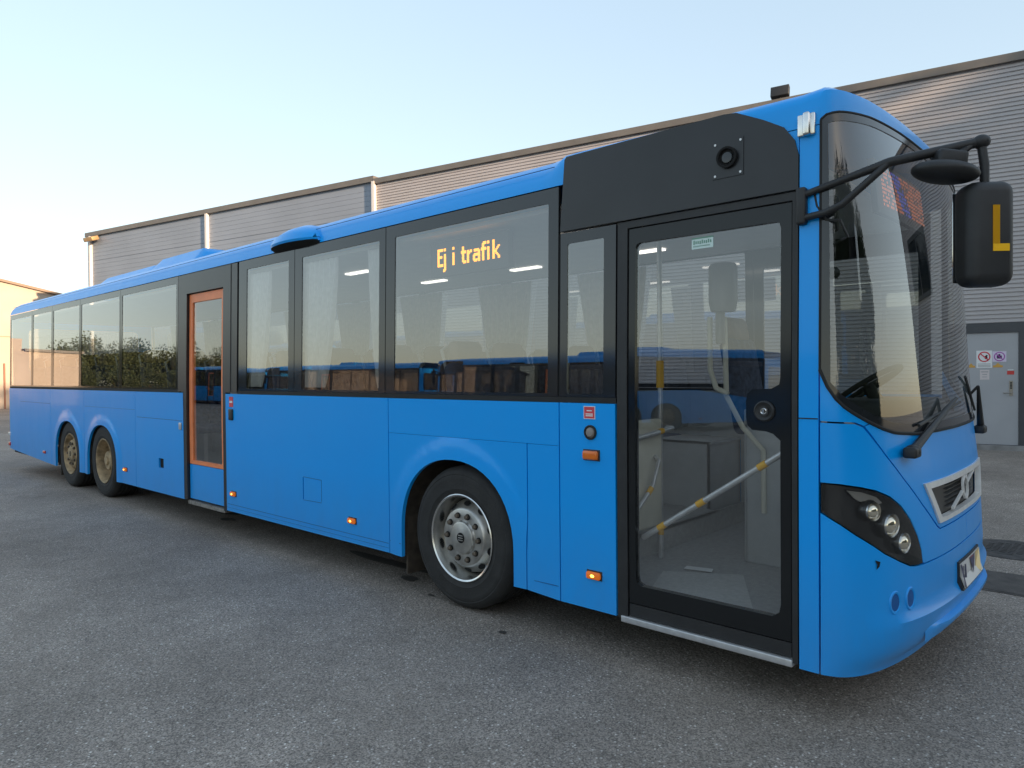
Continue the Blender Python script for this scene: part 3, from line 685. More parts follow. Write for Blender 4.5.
for k in range(N_ + 1):
    S = .62 + (LS - 1.24) * k / N_; q = min(1, 6 * min(k, N_ - k) / N_)
    a = front(S, .36, .0); o = (front(S, .36, -.03 * q) - a)
    for zz, f_ in ((.384, .0), (.370, 1.0), (.352, 1.0), (.310, .0)):
        p = a + o * f_; m.v.append(Vector((p.x, p.y, zz)))
for k in range(N_):
    for j in range(3): m.f.append([k * 4 + j, k * 4 + j + 1, (k + 1) * 4 + j + 1, (k + 1) * 4 + j]); m.mi.append(0)
m.build('bumper_lip', PAINT, bus)
def fog(Sx, mirror):
    m = MB(); Sx2 = LS - Sx if mirror else Sx; n_ = 28
    rr = [(.044, .056, -.002), (.038, .050, .006), (.030, .042, .004), (.025, .036, -.004)]
    vs_ = [front(Sx2 + a * math.cos(6.2832 * k / n_), .545 + b * math.sin(6.2832 * k / n_), -o) for a, b, o in rr for k in range(n_)]
    m.add(vs_, [(i * n_ + k, i * n_ + (k + 1) % n_, (i + 1) * n_ + (k + 1) % n_, (i + 1) * n_ + k) for i in range(3) for k in range(n_)])
    m.add([front(Sx2 + 0.028 * math.cos(6.2832 * k / n_), .545 + .039 * math.sin(6.2832 * k / n_), -.0015) for k in range(n_)], [tuple(range(n_))], 1)
    m.build('fog_lamp_recess', [PAINT, pm('recess_blue', (.004, .10, .34), .5)], bus)
for mi_ in (0, 1): fog(.361, mi_); fog(.480, mi_)
m = MB(); m.add([front(.238, .752, -.004), front(.268, .742, -.004), front(.262, .722, -.004), front(.245, .709, -.004), front(.250, .730, -.004)], [(0, 1, 2, 3, 4)]); m.build('paint_chip', DARKHOLE, bus, smooth=0)
# ---- headlights
for mirror in (0, 1):
    ol = HLU + HLL; ol2 = mir(ol) if mirror else ol
    sg = (lambda s: LS - s) if mirror else (lambda s: s)
    m = MB(); patch(m, ol2, front, step=.04, th=.008, d0=.05)
    q = densify(ol2, .03); n_ = len(q)
    m.add([front(a, b, .002) for a, b in q] + [front(a, b, .051) for a, b in q], [(k, (k + 1) % n_, n_ + (k + 1) % n_, n_ + k) for k in range(n_)])
    hl = m.build('headlight', pm('headlight_black', (.010, .010, .011), .25), bus)
    for s_, z_, r_ in ((.252, .966, .040), (.372, .892, .050), (.466, .800, .044)):
        S = sg(s_); c_ = front(S, z_, .046); nn = (front(S, z_, 0) - front(S, z_, .1)).normalized(); nn = (nn + Vector((.15, 0, 0))).normalized()
        m = MB(); m.lathe([(r_ * 1.28, -.004), (r_ * 1.28, .020), (r_ * 1.12, .034), (r_ * 1.02, .0155), (r_ * .98, .012)], c_, nn, 32, 1)
        m.lathe([(r_ * .90, .012), (r_ * .90, .020), (r_ * .78, .034), (r_ * .55, .043), (r_ * .28, .048), (0, .050)], c_, nn, 32, 0)
        m.lathe([(r_ * 1.13, .033), (r_ * 1.07, .040), (r_ * .98, .030), (r_ * .93, .010)], c_, nn, 32, 2)
        m.build('lens', [LAMPBULB, pm('bezel', (.06, .06, .06), .2, .8), CHROME], hl)
    m = MB(); pts = [(.13, 1.062), (.21, 1.052), (.30, 1.025), (.34, .995), (.30, .99), (.25, 1.015), (.20, 1.01), (.17, 1.025)]; pts = [(sg(a), b) for a, b in pts]; pts = pts[::-1] if mirror else pts
    patch(m, pts, front, step=.04, th=.01, d0=.030); m.build('reflector_blade', pm('blade_grey', (.33, .31, .28), .3, .5), hl)
    m = MB(); patch(m, ol2, front, step=.04, th=0, d0=.001); m.build('lens_cover', LENSG, hl)
# dark backing so that gaps show black
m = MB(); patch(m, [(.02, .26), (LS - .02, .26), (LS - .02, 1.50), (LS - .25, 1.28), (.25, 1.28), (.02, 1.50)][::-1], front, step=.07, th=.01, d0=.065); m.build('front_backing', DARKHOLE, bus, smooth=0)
# ---- windscreen
wo = curve(zws, .002, LS - .002, 60) + curve(zwt, LS - .002, .002, 60)
inner = curve(zws, .055, LS - .055, 50, .045) + curve(lambda s: zwt(s) - .04, LS - .055, .055, 50)
wfm = MB(); patch(wfm, wo, front, [inner], step=.06, th=.012, d0=-.001); wsf = wfm.build('windscreen_frame', BLACK, bus, smooth=25)
m = MB(); NU, NV = 90, 40
for j in range(NV + 1):
    for i in range(NU + 1):
        S = .05 + (LS - .10) * i / NU; z0_ = zws(S) + .04; z1_ = zwt(S) - .035; m.v.append(front(S, z0_ + (z1_ - z0_) * j / NV, .002))
m.f = [[j * (NU + 1) + i, j * (NU + 1) + i + 1, (j + 1) * (NU + 1) + i + 1, (j + 1) * (NU + 1) + i] for j in range(NV) for i in range(NU)]; m.mi = [0] * len(m.f)
m.build('windscreen', WGLASS, wsf, smooth=80)
m = MB()                                          # rubber seal round the windscreen
for pts, off in ((curve(zws, .001, LS - .001, 70), -.001),):
    m.tube([front(s, z + off, -.001) for s, z in pts], .008, 6)
m.tube([front(s, zwt(s) + .001, .0) for s, _ in curve(zwt, .001, LS - .001, 60)], .006, 6)
m.tube([front(.001, 1.60 + k * .1135, .0) for k in range(11)], .006, 6); m.tube([front(LS - .001, 1.60 + k * .1135, .0) for k in range(11)], .006, 6)
m.build('windscreen_seal', RUBBER, wsf)
# tinted sun band with a small clear oval
m = MB(); c1 = [(.10, 2.30), (.36, 2.30), (.36, zwt(.36) - .06), (.10, zwt(.10) - .06)]
# ---- roof
def roof_outline(n=60):
    pts = [(x, None, 0) for x in [-15.10 + 13.96 * k / 70 for k in range(70)]]
    return pts
RP = [(0, 0), (.012, .14), (.035, .30), (.075, .46), (.15, .63), (.30, .80), (.60, .93), (.95, .985), (1.16, 1.0)]
RP2 = [(0, 0), (.002, .22), (.006, .38), (.012, .48), (.055, .60), (.20, .76), (.50, .91), (.95, .98), (1.16, 1.0)]
m = MB(); base = []
for k in range(50): base.append(('side', -15.10 + 12.30 * k / 50, 0))
for k in range(20): base.append(('side', -2.80 + (XC0 + 2.80) * k / 20, 0))
for k in range(61): base.append(('front', LS * k / 60, 0))
for k in range(20): base.append(('left', XC0 - (XC0 + 2.80) * (k + 1) / 20, 0))
for k in range(50): base.append(('left', -2.80 - 12.30 * (k + 1) / 50, 0))
def roof_pt(b, ins, f_, ZR):
    kind, q, _ = b
    if kind == 'front':
        ze = zwt(q) + .004; e, ff = plan(q); hw_ = HW - tum(2.75); D = xc(ze) - XC0
        cor = 1 - ff
        z_ = ze + (ZR - ze) * f_
        x_ = XC0 + D * ff - ins * (.35 + .9 * ff) * (1 if ins < .3 else 1)
        y_ = YC - (hw_ - ins * (1 if abs(e) > .001 else 1)) * e if hw_ > ins else YC
        return Vector((x_, YC - max(0.0, hw_ - ins) * e, z_))
    ze = 2.719 + (.019 if q > -1.3 else 0) * 0; sgn = 1 if kind == 'side' else -1
    hw_ = HW - tum(2.72); z_ = ze + (ZR - ze) * f_
    if q > -2.7 and kind == 'side' and f_ < .5: pass
    back = ins * .35 * max(0, min(1, (q + 1.6) / .46))
    rear = ins * .6 * max(0, min(1, (-14.0 - q) / 1.0))
    return Vector((q - back + rear, YC - sgn * max(0.0, hw_ - ins), z_))
nb = len(base)
for (i1, f1), (i2, f2) in zip(RP, RP2):
    for b in base:
        w = 1 if b[0] == 'front' else max(0, min(1, (b[1] + 2.75) / .12)); w2 = 1 if b[0] == 'front' else max(0, min(1, (b[1] + 4.6) / 2.0))
        m.v.append(roof_pt(b, i1 + (i2 - i1) * w, f1 + (f2 - f1) * w, (3.0 - .045 * plan(b[1])[1]) if b[0] == 'front' else 3.03 - .03 * max(0, min(1, (b[1] + 2.6) / 1.46))))
for i in range(len(RP) - 1):
    for k in range(nb - 1):
        m.f.append([i * nb + k, i * nb + k + 1, (i + 1) * nb + k + 1, (i + 1) * nb + k]); m.mi.append(0)
L_ = (len(RP) - 1) * nb
for k in range(nb // 2): m.f.append([L_ + k, L_ + k + 1, L_ + nb - 2 - k, L_ + nb - 1 - k]); m.mi.append(0)
m.build('roof', PAINT, bus, smooth=40)
joint([(-15.0, 2.845), (-2.7, 2.845)], .004, fn=lambda a, b, d: Vector((a, YC - (HW - tum(2.72) - .027) + d * .8 - .0, b)), mat=FAINT, name='roof_joint')
# roof pods
def pod(name, x0, x1, y0, y1, z0, z1, tx=.5, mat=PAINT):
    m = MB(); n1, n2 = 24, 12; vs_ = []
    for i in range(n1 + 1):
        for j in range(n2 + 1):
            a = i / n1; b = j / n2; x = x0 + (x1 - x0) * a; y = y0 + (y1 - y0) * b
            q = min(1, min(a * (x1 - x0) / tx, (1 - a) * (x1 - x0) / .25)); p_ = min(1, min(b, 1 - b) * (y1 - y0) / .18)
            q = max(0, q); p_ = max(0, p_); h = (q * q * (3 - 2 * q)) * math.sin(p_ * math.pi / 2) ** .7
            vs_.append((x, y, z0 + (z1 - z0) * h))
    m.add(vs_, [(i * (n2 + 1) + j, (i + 1) * (n2 + 1) + j, (i + 1) * (n2 + 1) + j + 1, i * (n2 + 1) + j + 1) for i in range(n1) for j in range(n2)])
    return m.build(name, mat, bus, recalc=True)
pod('air_conditioning_unit', -9.9, -8.0, 3.56, 5.5, 2.9, 3.105, .5); pod('air_duct', -12.0, -9.4, 3.58, 5.4, 2.9, 3.065, .6)
m = MB(); n1 = 20; vs_ = []                      # hooded lamp pod on the roof edge
X0, X1 = -5.97, -5.20
for i in range(n1 + 1):
    a = i / n1; x = X0 + (X1 - X0) * a; h = math.sin(math.pi * min(1, max(0, a))) ** .45
    for (dy, dz) in ((.0, -.012), (-.125 * h, .030), (-.135 * h, .048), (-.11 * h, .095 * h + .02), (-.03, .150 * h + .02), (.06, .175 * h + .03), (.18, .19 * h + .02)):
        vs_.append((x, YR + .040 + dy, 2.715 + dz))
m.add(vs_, [(i * 7 + j, (i + 1) * 7 + j, (i + 1) * 7 + j + 1, i * 7 + j + 1) for i in range(n1) for j in range(1, 6)])
m.add([vs_[i * 7 + 1] for i in range(n1 + 1)] + [vs_[i * 7 + 0] for i in range(n1 + 1)], [(i, i + 1, n1 + 1 + i + 1, n1 + 1 + i) for i in range(n1)], 1)
m.build('door_camera_hood', [PAINT, DARKHOLE], bus)
m = MB(); m.rbox((-1.235, YR + .012, 2.675), (-1.155, YR + .04, 2.775), .006); m.rbox((-1.205, YR - .010, 2.672), (-1.172, YR + .025, 2.778), .01); m.build('mirror_bracket_plate', CHROME, bus)
# ---- rear wall
m = MB(); patch(m, rect(3.36, 1.45, 5.71, 2.72), lambda a, b, d: Vector((-15.11 + d, a, b)), [rrect(3.6, 1.7, 5.47, 2.5, .1)], step=1, th=.03); 
patch(m, rect(3.32, .36, 5.75, 1.45), lambda a, b, d: Vector((-15.13 + d, a, b)), step=2, th=.03); m.build('rear_panel', PAINT, bus)
m = MB(); m.add([(-15.10, 3.58, 1.68), (-15.10, 5.49, 1.68), (-15.10, 5.49, 2.52), (-15.10, 3.58, 2.52)], [(0, 1, 2, 3)]); m.build('rear_window', GLASS, bus, smooth=0)
for z_, mt in ((.62, WHITEL), (.44, REDL)):
    m = MB(); m.rbox((-15.17, YR - .02, z_ - .03), (-15.08, YR + .03, z_ + .03), .012); m.build('marker_lamp', mt, bus)

# ---- rear (middle) door
part('door_surround', FILM, bus, [(-6.65, 2.712), (-8.015, 2.712), (-8.015, 1.44), (-7.885, 1.44), (-7.885, .27), (-7.80, .27), (-7.80, 2.50), (-6.95, 2.50), (-6.95, .25), (-6.885, .25), (-6.885, 1.44), (-6.65, 1.44)], side, step=.5, th=.05, d0=.002, smooth=20)
m = MB(); m.box((-7.95, YR + .04, 2.70), (-6.70, YR + .075, 2.735)); m.build('door_gutter', TRIMB, bus, smooth=0)
joint([(-6.78, 2.71), (-6.78, 1.45)], .006)
dfn = lambda a, b, d: side(a, b, d + .03)
rd = part('middle_door', ORANGEF, bus, rect(-7.79, .66, -6.96, 2.49), dfn, [rect(-7.715, .70, -7.035, 2.40)], step=.5, th=.04, smooth=20)
part('glass_pane', DGLASS, rd, rect(-7.72, .69, -7.03, 2.41), dfn, step=.6, th=0, d0=.012, grid=False)
part('lower_panel', PAINT, rd, rect(-7.79, .285, -6.96, .655), dfn, step=.4, th=.04)
m = MB(); m.box((-7.80, YR + .01, .225), (-6.95, YR + .30, .262)); m.build('door_sill', pm('worn_sill', (.30, .28, .25), .6, .4, noise=.5, nscale=30), bus, smooth=0)
# ---- front door
part('door_jamb', TRIMB, bus, [(-1.236, 2.432), (-2.229, 2.432), (-2.229, .24), (-2.165, .24), (-2.165, 2.395), (-1.262, 2.395), (-1.262, .24), (-1.236, .24)], side, step=.5, th=.06, d0=.004, smooth=20)
ffn = lambda a, b, d: side(a, b, d + .012)
gl_out = [(-1.318, .50), (-1.318, 1.275), (-1.352, 1.305), (-1.385, 1.315), (-1.455, 1.32), (-1.478, 1.34), (-1.485, 1.38), (-1.485, 1.46), (-1.478, 1.495), (-1.455, 1.515), (-1.36, 1.52), (-1.323, 1.54), (-1.318, 1.57), (-1.318, 2.275), (-1.325, 2.298), (-1.345, 2.308), (-2.09, 2.308), (-2.11, 2.30), (-2.118, 2.28), (-2.118, .49), (-2.11, .452), (-2.08, .437), (-1.36, .437), (-1.326, .46)]
fd = part('front_door', DOORB, bus, rect(-2.158, .335, -1.268, 2.388), ffn, [gl_out], step=.3, th=.04, smooth=20)
m = MB(); patch(m, [(a + (.008 if a > -1.6 else -.008), b) for a, b in gl_out], ffn, step=.6, th=0, d0=.012, grid=False); m.build('glass_pane', DGLASS, fd)
part('kick_panel', TRIMB, fd, rect(-2.158, .262, -1.268, .330), ffn, step=.4, th=.04)
m = MB(); m.rbox((-2.205, YR - .006, .222), (-1.26, YR + .26, .256), .004); m.build('door_sill', ALU, bus)
m = MB(); c_ = ffn(-1.392, 1.412, 0); m.lathe([(.050, 0), (.050, .010), (.043, .016), (.036, .010), (.024, .009), (.024, .016), (.0, .016)], c_, (0, -1, 0), 32); m.lathe([(.016, .0165), (.013, .020), (.009, .0165)], c_, (0, -1, 0), 24, 1); m.box((c_.x - .003, c_.y - .020, c_.z - .008), (c_.x + .003, c_.y - .016, c_.z + .008), 1)
m.build('door_lock', [TRIMB, CHROME], fd)
m = MB()
def stk(x0, z0, x1, z1, mi, o): m.add([ffn(x, z, .010 - o) for x, z in rect(x0, z0, x1, z1)], [(0, 1, 2, 3)], mi)
stk(-1.785, 2.232, -1.665, 2.290, 0, 0); stk(-1.785, 2.283, -1.665, 2.290, 1, .001)
for k in range(9): stk(-1.775 + k * .0115, 2.258 + (.0 if k % 3 else -.002), -1.768 + k * .0115, 2.272 + (.004 if k in (0, 4, 7) else 0), 1, .001)
for k in range(14): stk(-1.775 + k * .0066, 2.243, -1.771 + k * .0066, 2.249, 1, .001)
m.build('door_label', [pm('label_pale', (.62, .76, .72), .5), GREYTXT], fd, smooth=0)
# stickers, sensor, lamps of the right side
def sidelamp(x, z, w, h, lit, kind='marker_lamp'):
    m = MB(); m.rbox((x - w / 2 - .006, YR - .004, z - h / 2 - .006), (x + w / 2 + .006, YR + .004, z + h / 2 + .006), .003, 1)
    m.rbox((x - w / 2, YR - .026, z - h / 2), (x + w / 2, YR, z + h / 2), .012)
    if lit: m.ball((x, YR - .022, z), (w * .16, .010, h * .22), 8, 2)
    o = m.build(kind, [AMBERLIT if lit else AMBER, TRIMB, AMBERGLOW], bus); return o
sidelamp(-2.40, 1.132, .105, .052, False, 'turn_signal'); sidelamp(-2.385, .445, .095, .042, True)
for x in (-4.74, -6.73, -9.59): sidelamp(x, .445, .095, .042, True)
m = MB(); m.rbox((-13.09, YR - .022, .41), (-12.98, YR + .005, .455), .012); m.build('marker_lamp', REDL, bus)
m = MB(); m.box((-2.452, YR - .003, 1.338), (-2.372, YR + .002, 1.412)); m.box((-2.448, YR - .0036, 1.342), (-2.376, YR - .0029, 1.408), 1)
for zz, w in ((1.383, .036), (1.364, .05), (1.354, .05)): m.box((-2.412 - w / 2, YR - .0042, zz), (-2.412 + w / 2, YR - .0035, zz + .006))
m.build('warning_sticker', [PAPER, REDST], bus, smooth=0)
m = MB(); m.lathe([(.042, 0), (.042, .010), (.036, .013), (.030, .006)], (-2.405, YR, 1.262), (0, -1, 0), 28); m.lathe([(.030, .006), (.022, .016), (.0, .020)], (-2.405, YR, 1.262), (0, -1, 0), 24, 1); m.build('door_sensor', [RUBBER, pm('sensor_grey', (.28, .25, .23), .3)], bus)
m = MB(); m.box((-6.80, YR - .003, 1.30), (-6.72, YR + .002, 1.40)); m.box((-6.79, YR - .004, 1.34), (-6.73, YR - .002, 1.36), 1); m.build('warning_sticker', [REDST, PAPER], bus, smooth=0)
m = MB(); m.rbox((-6.80, YR - .016, 1.17), (-6.72, YR + .003, 1.28), .02); m.build('door_button', TRIMB, bus)
m = MB(); m.rbox((-7.965, YR - .018, 1.02), (-7.91, YR + .003, 1.10), .02); m.build('door_button', ALU, bus)

# ---- wheels
def wheel(x, kind, left=False):
    sgn = -1 if left else 1; y0 = (2 * YC - 3.325) if left else 3.325; ax_ = (0, sgn, 0); o = Vector((x, y0, .485)); R_ = .487
    m = MB(); RM = {'front': STEEL, 'drive': RUSTY, 'tag': RUSTY}[kind]
    if kind in ('front', 'tag'):
        m.lathe([(.255, .115), (.250, .095), (.205, .040), (.198, .026), (.190, .022), (.118, .022), (.112, .016), (.108, .004), (.100, .0), (0, -.002)], o, ax_, 64)
        for k in range(10):
            a = 6.2832 * k / 10; c_ = o + Vector((math.cos(a) * .153, sgn * .022, math.sin(a) * .153)); m.lathe([(.021, .0), (.021, -.006), (.017, -.007)], c_, ax_, 16, 1); m.lathe([(.0165, .0), (.0165, -.022), (.012, -.026), (0, -.026)], c_, ax_, 6, 2)
            a2 = a + .314; rad = Vector((math.cos(a2), 0, math.sin(a2))); nn = (rad * .77 + Vector((0, -sgn * .63, 0))).normalized()
            m.disc(o + rad * .229 + Vector((0, sgn * .0665, 0)), nn, .029, .0035, 20, 1, ry=.021, up=rad)
        m.disc(o + Vector((0, -sgn * .0005, 0)), (0, -sgn, 0), .036, .003, 24, 1)
        for k in (-1, 0, 1): m.box((x - .022, min(y0 - sgn * .0045, y0 - sgn * .003), .485 + k * .016 - .003), (x + .022, max(y0 - sgn * .0045, y0 - sgn * .003), .485 + k * .016 + .003), 0)
    else:
        m.lathe([(.262, .15), (.255, .175), (.20, .185), (.150, .172), (.135, .150), (.128, .06), (.118, .045), (.06, .04), (.055, .02), (0, .018)], o, ax_, 64)
        for k in range(10):
            a = 6.2832 * k / 10; c_ = o + Vector((math.cos(a) * .168, sgn * .178, math.sin(a) * .168)); m.lathe([(.0165, .0), (.0165, -.035), (0, -.036)], c_, ax_, 6, 2)
            rad = Vector((math.cos(a + .314), 0, math.sin(a + .314))); m.disc(o + rad * .222 + Vector((0, sgn * .181, 0)), (0, -sgn, 0), .026, .004, 18, 1)
    w = m.build('wheel', [RM, DARKHOLE, pm('lug', (.16, .13, .10), .5, .6)], bus)
    m = MB(); lip = [(.283, .30), (.283, .02), (.296, .008), (.300, -.002), (.294, -.006), (.284, .0), (.278, .02), (.268, .05), (.258, .12), (.250, .2)]
    m.lathe(lip, o, ax_, 72); m.build('rim', CHROME if kind == 'front' else RM, w)
    m = MB(); pr = [(.283, .03), (.298, .012), (.303, .004), (.330, -.004), (.336, -.007), (.342, -.005), (.40, -.012), (.425, -.010), (.43, -.007), (.436, -.009), (.455, -.002), (.472, .016), (.482, .034)]
    yy = .045
    for gw in range(5): pr += [(R_, yy), (R_, yy + .036), (R_ - .012, yy + .038), (R_ - .012, yy + .048), (R_, yy + .05)]; yy += .05
    pr += [(R_, .30), (.47, .32), (.43, .335), (.30, .33), (.283, .30)]
    m.lathe(pr, o, ax_, 72); m.build('tyre', TYRE, w)
for lf in (False, True):
    wheel(-3.52, 'front', lf); wheel(-10.45, 'drive', lf); wheel(-11.86, 'tag', lf)
WELL = pm('wheel_well', (.055, .042, .03), .9, noise=.5, nscale=12)
for i in range(3):
    m = MB(); ap = [p for p in archpts(i, .27, -.02)]
    q = [Vector((a, YR + .026, b)) for a, b in ap] + [Vector((a, YR + .55, b)) for a, b in ap]; n_ = len(ap)
    m.add(q, [(k, k + 1, n_ + k + 1, n_ + k) for k in range(n_ - 1)]); m.add([q[n_ + k] for k in range(n_)], [tuple(range(n_))])
    m.build('wheel_well', WELL, bus, smooth=30); m = MB()
    q2 = [Vector((p.x, 2 * YC - p.y, p.z)) for p in q]; m.add(q2, [(k, k + 1, n_ + k + 1, n_ + k) for k in range(n_ - 1)]); m.add([q2[n_ + k] for k in range(n_)], [tuple(range(n_))])
    m.build('wheel_well', WELL, bus, smooth=30)
for x in (-4.13, -12.40):
    m = MB(); m.rbox((x - .01, YR + .05, .12), (x + .01, YR + .42, .55), .005); m.build('mud_flap', WELL, bus)
m = MB()
for x0, x1 in ((-15.0, -12.45), (-9.85, -4.14), (-2.97, -1.2)): m.box((x0, YR + .04, .30), (x1, 2 * YC - YR - .04, .34))
m.box((-14.9, YR + .66, .27), (-1.15, 2 * YC - YR - .66, .33)); m.build('underbody', DARKHOLE, bus, smooth=0)

# ---- interior
YL = 2 * YC - YR
m = MB(); m.box((-15.0, YR + .6, .50), (-2.55, YL - .6, .52)); m.box((-2.55, YR + .04, .345), (-1.14, YL - .04, .362)); m.box((-1.141, YR + .3, .345), (-1.0, YL - .3, .362)); m.box((-9.80, YR + .035, .56), (-4.2, YR + .60, .58)); m.box((-9.8, YL - .6, .56), (-4.2, YL - .035, .58)); m.box((-15, YR + .035, 1.02), (-9.85, YR + .6, 1.04)); m.box((-15, YL - .6, 1.02), (-9.85, YL - .035, 1.04)); m.box((-4.15, YR + .035, 1.03), (-2.6, YR + .6, 1.05)); m.box((-4.15, YL - .6, 1.03), (-2.6, YL - .035, 1.05)); m.box((-2.57, YR + .04, .36), (-2.55, YL - .04, .52))
m.build('floor', FLOORM, bus, smooth=0)
m = MB(); m.add([(-2.28, 3.88, .366), (-1.87, 4.12, .366), (-1.53, 3.50, .366), (-2.12, 3.44, .366)], [(0, 1, 2, 3)]); m.build('door_mat', MATM, bus, smooth=0)
m = MB(); m.add([(-2.20, 3.99, .372), (-2.03, 4.03, .372), (-2.05, 4.09, .376), (-2.21, 4.05, .376)], [(0, 1, 2, 3)]); m.box((-1.72, 3.50, .366), (-1.66, 3.53, .372)); m.build('paper_slip', PAPER, bus, smooth=0)
m = MB(); m.box((-14.95, YR + .12, 2.60), (-1.25, YL - .12, 2.63)); m.build('ceiling', CEIL, bus, smooth=0)
m = MB()
for y0, y1 in ((YR + .035, YR + .07), (YL - .07, YL - .035)):
    m.box((-15.0, y0, 1.04), (-8.05 if y0 < 4 else -2.6, y1, 1.44))
    if y0 < 4: m.box((-6.85, y0, 1.05), (-2.66, y1, 1.44))
m.build('wall_lining', GREYP, bus, smooth=0)
m = MB()
for k in range(3):
    for y in (4.05, 5.02): m.box((-3.3 - k * 1.3, y, 2.585), (-2.95 - k * 1.3, y + .07, 2.599))
m.build('ceiling_light', emit('light_diffuser', (1.0, .94, .84), .5), bus, smooth=0)
def seat_mb():
    m = MB(); m.rbox((-.02, -.21, .40), (.44, .21, .50), .04)
    Mb = Matrix.Translation((-.02, 0, .44)) @ Matrix.Rotation(math.radians(-10), 4, 'Y')
    m.rbox((-.09, -.21, .0), (.03, .21, .70), .05, M=Mb); m.rbox((-.10, -.15, .66), (.02, .15, .86), .05, 1, M=Mb)
    m.box((.05, -.02, 0), (.35, .02, .42), 2); m.tube([Mb @ Vector((-.06, -.18, .60)), Mb @ Vector((-.07, -.20, .80)), Mb @ Vector((-.07, -.12, .84))], .012, 6, 2)
    return m
proto = None
rows = [(-3.55 - .80 * k) for k in range(14)]
for x in rows:
    for y in (3.60, 4.06, 5.01, 5.47):
        if y < 4.3 and -8.2 < x < -6.5: continue
        if y < 4.3 and x > -3.0: continue
        zz = .56 if x > -8.5 else .66
        if proto is None: proto = seat_mb().build('passenger_seat', [SEATM, SEATB, GREYP], bus, origin=(0, 0, 0)); o = proto
        else: o = proto.copy(); COL.objects.link(o); o.parent = bus
        o.location = Vector((x, y, zz)) - Vector(bus.location)
for x0, x1 in ((-4.2, -2.62), (-12.6, -9.8)):
    for y_ in (YR + .585, YL - .60):
        m = MB(); m.box((x0, y_, .36), (x1, y_ + .015, 1.05)); ye = (YR + .04) if y_ < 4.5 else (YL - .04); m.box((x1 - .02, min(y_, ye), .36), (x1, max(y_, ye), 1.05)); m.build('wheel_housing', GREYP, bus, smooth=0)
# curtains: wavy cloth, gathered towards the bottom
def curtain(x0t, x1t, x0b, x1b, y, z0, z1):
    m = MB(); nx, nz = 40, 14; vs_ = []
    for j in range(nz + 1):
        b = j / nz; z_ = z0 + (z1 - z0) * b; q = b ** .7
        a0 = x0b + (x0t - x0b) * q; a1 = x1b + (x1t - x1b) * q
        for i in range(nx + 1):
            t_ = i / nx; x = a0 + (a1 - a0) * t_; vs_.append((x, y + .018 * math.sin(t_ * 44 + 1.3 * math.sin(b * 3)) + TUM * max(0, z_ - 1.42) * (1 if y < 4.5 else -1), z_))
    m.add(vs_, [(j * (nx + 1) + i, j * (nx + 1) + i + 1, (j + 1) * (nx + 1) + i + 1, (j + 1) * (nx + 1) + i) for j in range(nz) for i in range(nx)])
    return m.build('curtain', CURT, bus, smooth=80)
ya = YR + .06; yb = YL - .06
curtain(-5.56, -5.02, -5.52, -5.20, ya, 1.50, 2.58); curtain(-4.62, -4.34, -4.47, -4.34, ya, 1.50, 2.58); curtain(-6.60, -6.10, -6.58, -6.26, ya, 1.50, 2.58)
for xl in (-13.7, -12.3, -10.9, -9.5, -8.1, -6.7, -5.3, -3.9): curtain(xl - .40, xl + .40, xl - .20, xl + .20, yb, 1.5, 2.58)
# boxes, rails and posts by the front door
m = MB(); m.rbox((-2.46, 3.62, .60), (-2.41, 4.10, 1.30), .02); p1 = m.build('door_partition', CREAMP, bus)
m = MB(); m.tube([(-2.41, 3.66, 1.19), (-2.37, 3.67, 1.195), (-2.36, 4.14, 1.235), (-2.41, 4.16, 1.235)], .017, 10); m.tube([(-2.41, 3.70, .74), (-2.37, 3.72, .75), (-2.365, 3.90, .88), (-2.365, 3.98, 1.04), (-2.41, 4.0, 1.06)], .014, 10)
m.tube([(-2.367, 3.85, .843), (-2.367, 3.89, .873)], .018, 10, 1); m.tube([(-2.363, 3.98, 1.222), (-2.362, 4.02, 1.226)], .0195, 10, 1); m.build('grab_rail', [ALU, YELLOW], bus)
m = MB(); m.tube([(-2.46, 4.16, .36), (-2.46, 4.16, 2.60)], .017, 12); m.tube([(-2.46, 4.16, 1.50), (-2.46, 4.16, 1.68)], .026, 12, 1); m.tube([(-2.46, 4.16, .52), (-2.46, 4.16, .60)], .02, 12, 1); m.build('hand_pole', [ALU, YELLOW], bus)
m = MB(); A_, B_ = Vector((-2.13, 3.41, .68)), Vector((-1.30, 3.41, 1.235)); m.tube([A_, B_], .016, 12)
for t0, t1 in ((.12, .17), (.40, .45), (.80, .85)): m.tube([A_.lerp(B_, t0), A_.lerp(B_, t1)], .0185, 12, 1)
m.build('door_grab_bar', [ALU, YELLOW], bus)
m = MB(); m.rbox((-2.0, 4.42, .36), (-1.25, 4.46, 1.36), .015); m.rbox((-2.0, 4.42, .36), (-1.96, 5.3, 1.36), .015); m.build('driver_cab_door', GREYP, bus)
m = MB(); m.lathe([(0, .30), (.075, .30), (.088, .28), (.088, .06), (.075, .0), (0, 0)], (-2.03, 4.2, 1.98), (0, 0, 1), 28); m.tube([(-2.05, 4.2, 2.0), (-2.05, 4.2, 1.78)], .03, 10)
m.build('ticket_validator', pm('validator_grey', (.24, .24, .23), .4), bus)
m = MB(); m.tube([(-2.12, 4.2, 1.95), (-2.12, 4.2, 1.62), (-2.08, 4.2, 1.50), (-2.0, 4.2, 1.46)], .017, 10); m.tube([(-2.04, 4.24, 1.95), (-2.03, 4.24, 1.45), (-1.95, 4.30, 1.25), (-1.86, 4.40, 1.1), (-1.86, 4.41, .7)], .017, 10); m.build('grab_rail', CREAMP, bus)
m = MB(); m.box((-2.6, YL - .075, .36), (-1.0, YL - .04, 1.10)); m.box((-9.8, YL - .075, .58), (-4.2, YL - .04, 1.045)); m.build('wall_lining', GREYP, bus, smooth=0)
